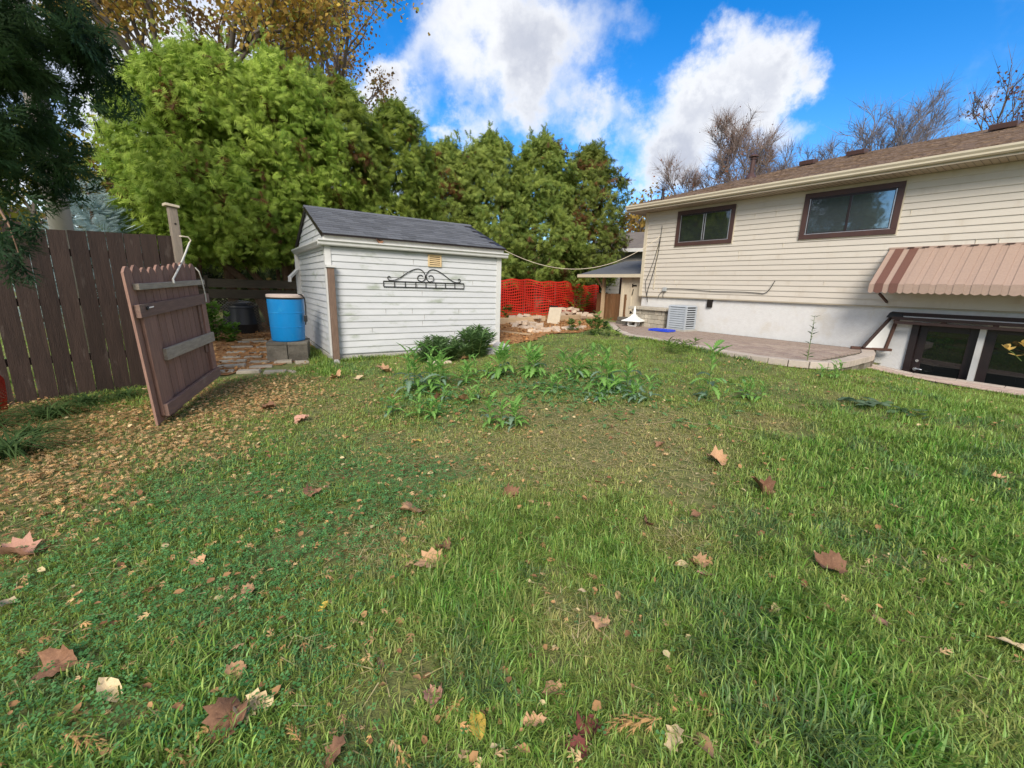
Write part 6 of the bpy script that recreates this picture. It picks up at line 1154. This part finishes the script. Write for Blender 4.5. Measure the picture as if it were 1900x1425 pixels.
for a in [
    (765, 957, 52, 'maple', 'tan', .5, 'big tan maple leaf folded over at the middle of the lawn', .3), (800, 1056, 60, 'maple', 'tan', .4, 'big tan maple leaf lying flat below the folded one in mid lawn', .2), (822, 1024, 34, 'maple', 'brown', .9, 'curled brown leaf touching the big flat tan maple leaf', .4),
    (948, 926, 36, 'maple', 'brown', 1.2, 'crumpled brown maple leaf right of the big folded tan one', .5), (1112, 1166, 38, 'maple', 'tan', .5, 'pale orange maple leaf alone in the short grass, low right of centre', .2), (1330, 862, 40, 'maple', 'tan', 1.1, 'crumpled tan maple leaf in the right middle of the lawn', .5),
    (1410, 912, 42, 'maple', 'brown', 1.3, 'dark curled leaf just right of the crumpled tan maple leaf', .4), (1536, 1060, 46, 'maple', 'brown', .8, 'brown maple leaf on the lush dark green grass at right', .3), (561, 784, 28, 'maple', 'pink', .6, 'pinkish tan maple leaf between the gate and the thistles', .3),
    (580, 921, 34, 'maple', 'brown', .9, 'brown curled leaf in the clover left of centre', .4), (28, 1038, 46, 'maple', 'pink', .7, 'large pinkish brown leaf on the cedar litter at the left edge', .3), (425, 1352, 60, 'maple', 'brown', 1.0, 'dark brown crumpled leaf in the clover at the lower left', .5),
    (452, 1335, 36, 'maple', 'cream', .8, 'cream leaf resting against the dark crumpled one at the lower left', .5), (486, 1312, 44, 'oak', 'cream', .6, 'upright cream leaf right of the dark crumpled leaf at the lower left', .8), (207, 1293, 40, 'oval', 'cream', .5, 'pale cream oval leaf in the clover at the lower left', .6),
    (886, 1357, 50, 'oval', 'yellow', .3, 'bright yellow oval leaf standing in the grass at bottom centre', .5), (1302, 1396, 46, 'oval', 'tan', .7, 'golden tan curled leaf at the bottom edge right of centre', .4), (1247, 1384, 46, 'oak', 'cream', .6, 'long pale leaf beside the golden curled one at the bottom edge', .3),
    (1523, 1227, 44, 'oval', 'tan', .5, 'tan oval leaf on the long grass at the lower right', .3), (1438, 1141, 30, 'oval', 'cream', .4, 'small pale oval leaf left of the tan pair at the lower right', .3), (1528, 1138, 34, 'oval', 'tan', .6, 'tan leaf right of the small pale oval one at the lower right', .3),
    (1296, 1056, 34, 'maple', 'tan', .8, 'tan leaf at the top of the small trio right of centre', .3), (1308, 1076, 34, 'oval', 'pink', .5, 'pinkish leaf at the bottom of the small trio right of centre', .3), (1264, 1056, 28, 'oval', 'cream', .5, 'cream leaf at the left of the small trio right of centre', .3),
    (1630, 1164, 26, 'oval', 'pink', .5, 'small pinkish leaf in the lower right grass', .3), (1886, 1214, 40, 'oval', 'cream', .5, 'large cream leaf cut off by the right edge of the photo', .3), (704, 1246, 32, 'oval', 'tan', .4, 'tan oval leaf in the lower middle left of the yellow one', .6),
    (806, 1306, 36, 'maple', 'pink', .9, 'pinkish round leaf just left of the yellow oval one', .4), (1027, 1296, 38, 'maple', 'tan', .6, 'broad tan half leaf right of the yellow oval one', .2), (1094, 1366, 44, 'maple', 'red', .9, 'dark red brown leaf at the bottom, the larger of two', .4),
    (1070, 1402, 34, 'maple', 'red', .9, 'smaller dark red leaf at the very bottom edge', .4), (856, 1036, 22, 'oval', 'yellow', .4, 'small yellow leaf right of the big flat tan maple leaf', .5), (890, 1068, 18, 'oval', 'cream', .4, 'small cream leaf tip below the small yellow leaf', .5),
    (1080, 1104, 18, 'oval', 'cream', .2, 'tiny cream leaf above the pale orange maple leaf', .2), (1148, 1116, 22, 'oval', 'tan', .4, 'small tan oval leaf standing right of the tiny cream one', .8), (862, 747, 32, 'maple', 'tan', .8, 'tan maple leaf lying below the bushy thistle', .4),
    (816, 742, 24, 'maple', 'brown', 1., 'rusty curled leaf against the bushy thistle', .5), (625, 703, 28, 'maple', 'tan', .8, 'tan star shaped leaf in front of the shed corner post', .5), (712, 692, 34, 'maple', 'tan', .6, 'broad tan maple leaf at the edge of the bare strip before the shed', .3),
    (668, 706, 26, 'oak', 'cream', .7, 'pale leaf between the two tan leaves before the shed', .4), (1200, 977, 26, 'maple', 'brown', .9, 'dark brown leaf in the dry grass right of centre', .4), (1290, 962, 24, 'oval', 'brown', .5, 'thin brown leaf right of the dark brown one in dry grass', .3),
    (1745, 1044, 20, 'oval', 'cream', .4, 'cream leaf in the right hand grass, left of a slimmer one', .3), (1790, 1060, 20, 'oval', 'tan', .4, 'slim tan leaf right of the cream one at right', .3), (1850, 895, 18, 'maple', 'tan', .8, 'small orange tan leaf near the right edge', .4),
    (108, 1246, 44, 'maple', 'brown', 1.0, 'brown folded leaf in the clover at the far lower left', .4), (620, 1408, 48, 'oak', 'brown', .8, 'dark brown leaf at the bottom edge left of centre', .4), (15, 1133, 34, 'oval', 'cream', .4, 'pale yellow leaf at the left edge below the litter', .3),
    (370, 1052, 24, 'maple', 'tan', .7, 'small tan leaf in the clover below the litter', .4), (462, 1105, 24, 'maple', 'tan', .6, 'tan leaf in the clover, right of the smaller tan one', .4), (600, 1134, 20, 'oval', 'yellow', .3, 'small yellow leaf in the clover left of the big tan leaves', .3),
    (773, 823, 20, 'oval', 'yellow', .3, 'small orange yellow leaf in the grass left of the nearest thistle', .3), (865, 668, 20, 'maple', 'tan', .6, 'tan leaf caught on the goldenrod by the shed', .3), (500, 760, 24, 'maple', 'brown', .8, 'reddish brown leaf between the gate and the shed post', .4),
    (1660, 947, 16, 'oval', 'tan', .4, 'small orange leaf on the dark grass at right', .3), (1225, 832, 20, 'maple', 'brown', 1., 'small curled brown leaf right of the nearest thistle', .4), (990, 1350, 40, 'oak', 'tan', .9, 'feathery tan leaf scrap between the yellow and dark red leaves', .3), (440, 1256, 30, 'maple', 'tan', .5, 'tan leaf in the clover above the dark crumpled one', .4)]: fallen(*a)
# feathery dead cedar sprigs large enough to pick out
spm = None
for i, (px, py, w, lb) in enumerate([(1225, 1350, 90, 'long dead cedar sprig pointing at the golden curled leaf'), (740, 1402, 70, 'dead cedar sprig at the bottom edge right of the dark brown leaf'), (120, 1380, 70, 'dead cedar sprig in the clover at the bottom left'), (310, 1408, 70, 'dead cedar sprig at the bottom edge, lower left'), (860, 1312, 60, 'yellowed cedar sprig just above the yellow oval leaf'), (1340, 1345, 60, 'upright dead cedar sprig right of the golden curled leaf'), (560, 1395, 40, 'short dead cedar sprig left of the dark brown bottom leaf')]):
    p = gp(px, py); L = w * float(np.linalg.norm(p - CAM)) / FPX; V, T = FAN_F; K = np.tile(np.array([(.56, .33, .13)]), (len(V), 1)) * rng.uniform(.7, 1.15, (len(V), 1)); o = fastmesh('cedar_sprig', V * [.5, 1, .5], T, M['dry'], None, K); o.location = (p[0], p[1], p[2] + .045); o.rotation_euler = (rnd.gauss(0, .15), rnd.gauss(0, .15), rnd.uniform(0, 6.28)); o.scale = (L,) * 3; tag(o, lb, 'sprig', 'dead cedar sprigs on the lawn')
# pale dead stems across the bare patch
tw = thing('dead_stems', 'pale dry stems lying across the thin grass in mid lawn', 'stems', gp(1150, 780)); b = MB(); o0 = gp(1150, 780)
for pa_, pb_ in [((1090, 745), (1125, 770)), ((1120, 775), (1145, 800)), ((1160, 760), (1200, 778)), ((1180, 790), (1245, 785)), ((1150, 800), (1170, 812)), ((1255, 783), (1340, 792)), ((1340, 790), (1400, 800)), ((1210, 745), (1235, 765)), ((1075, 800), (1110, 790)), ((1130, 735), (1180, 742))]:
    A = gp(*pa_) - o0; B = gp(*pb_) - o0; mid = (A + B) / 2 + np.array([rnd.gauss(0, .05), rnd.gauss(0, .05), .03]); b.tube([A + [0, 0, .015], mid - np.array([0, 0, .01]), B + [0, 0, .02]], .0032, 4)
tag(b.build('stem', M['timber'], tw), kind='stuff')
lg = SW(.95, -.115, 2.335); o = link('fallen_leaf', leafobj('maple', .7, 5, LM['brown']), None, lg, (.9, .1, SROT + .4), .17); tag(o, 'rusty leaf caught on the gutter edge above the shed wall', 'leaf', 'leaves fallen on the lawn'); del o['group']
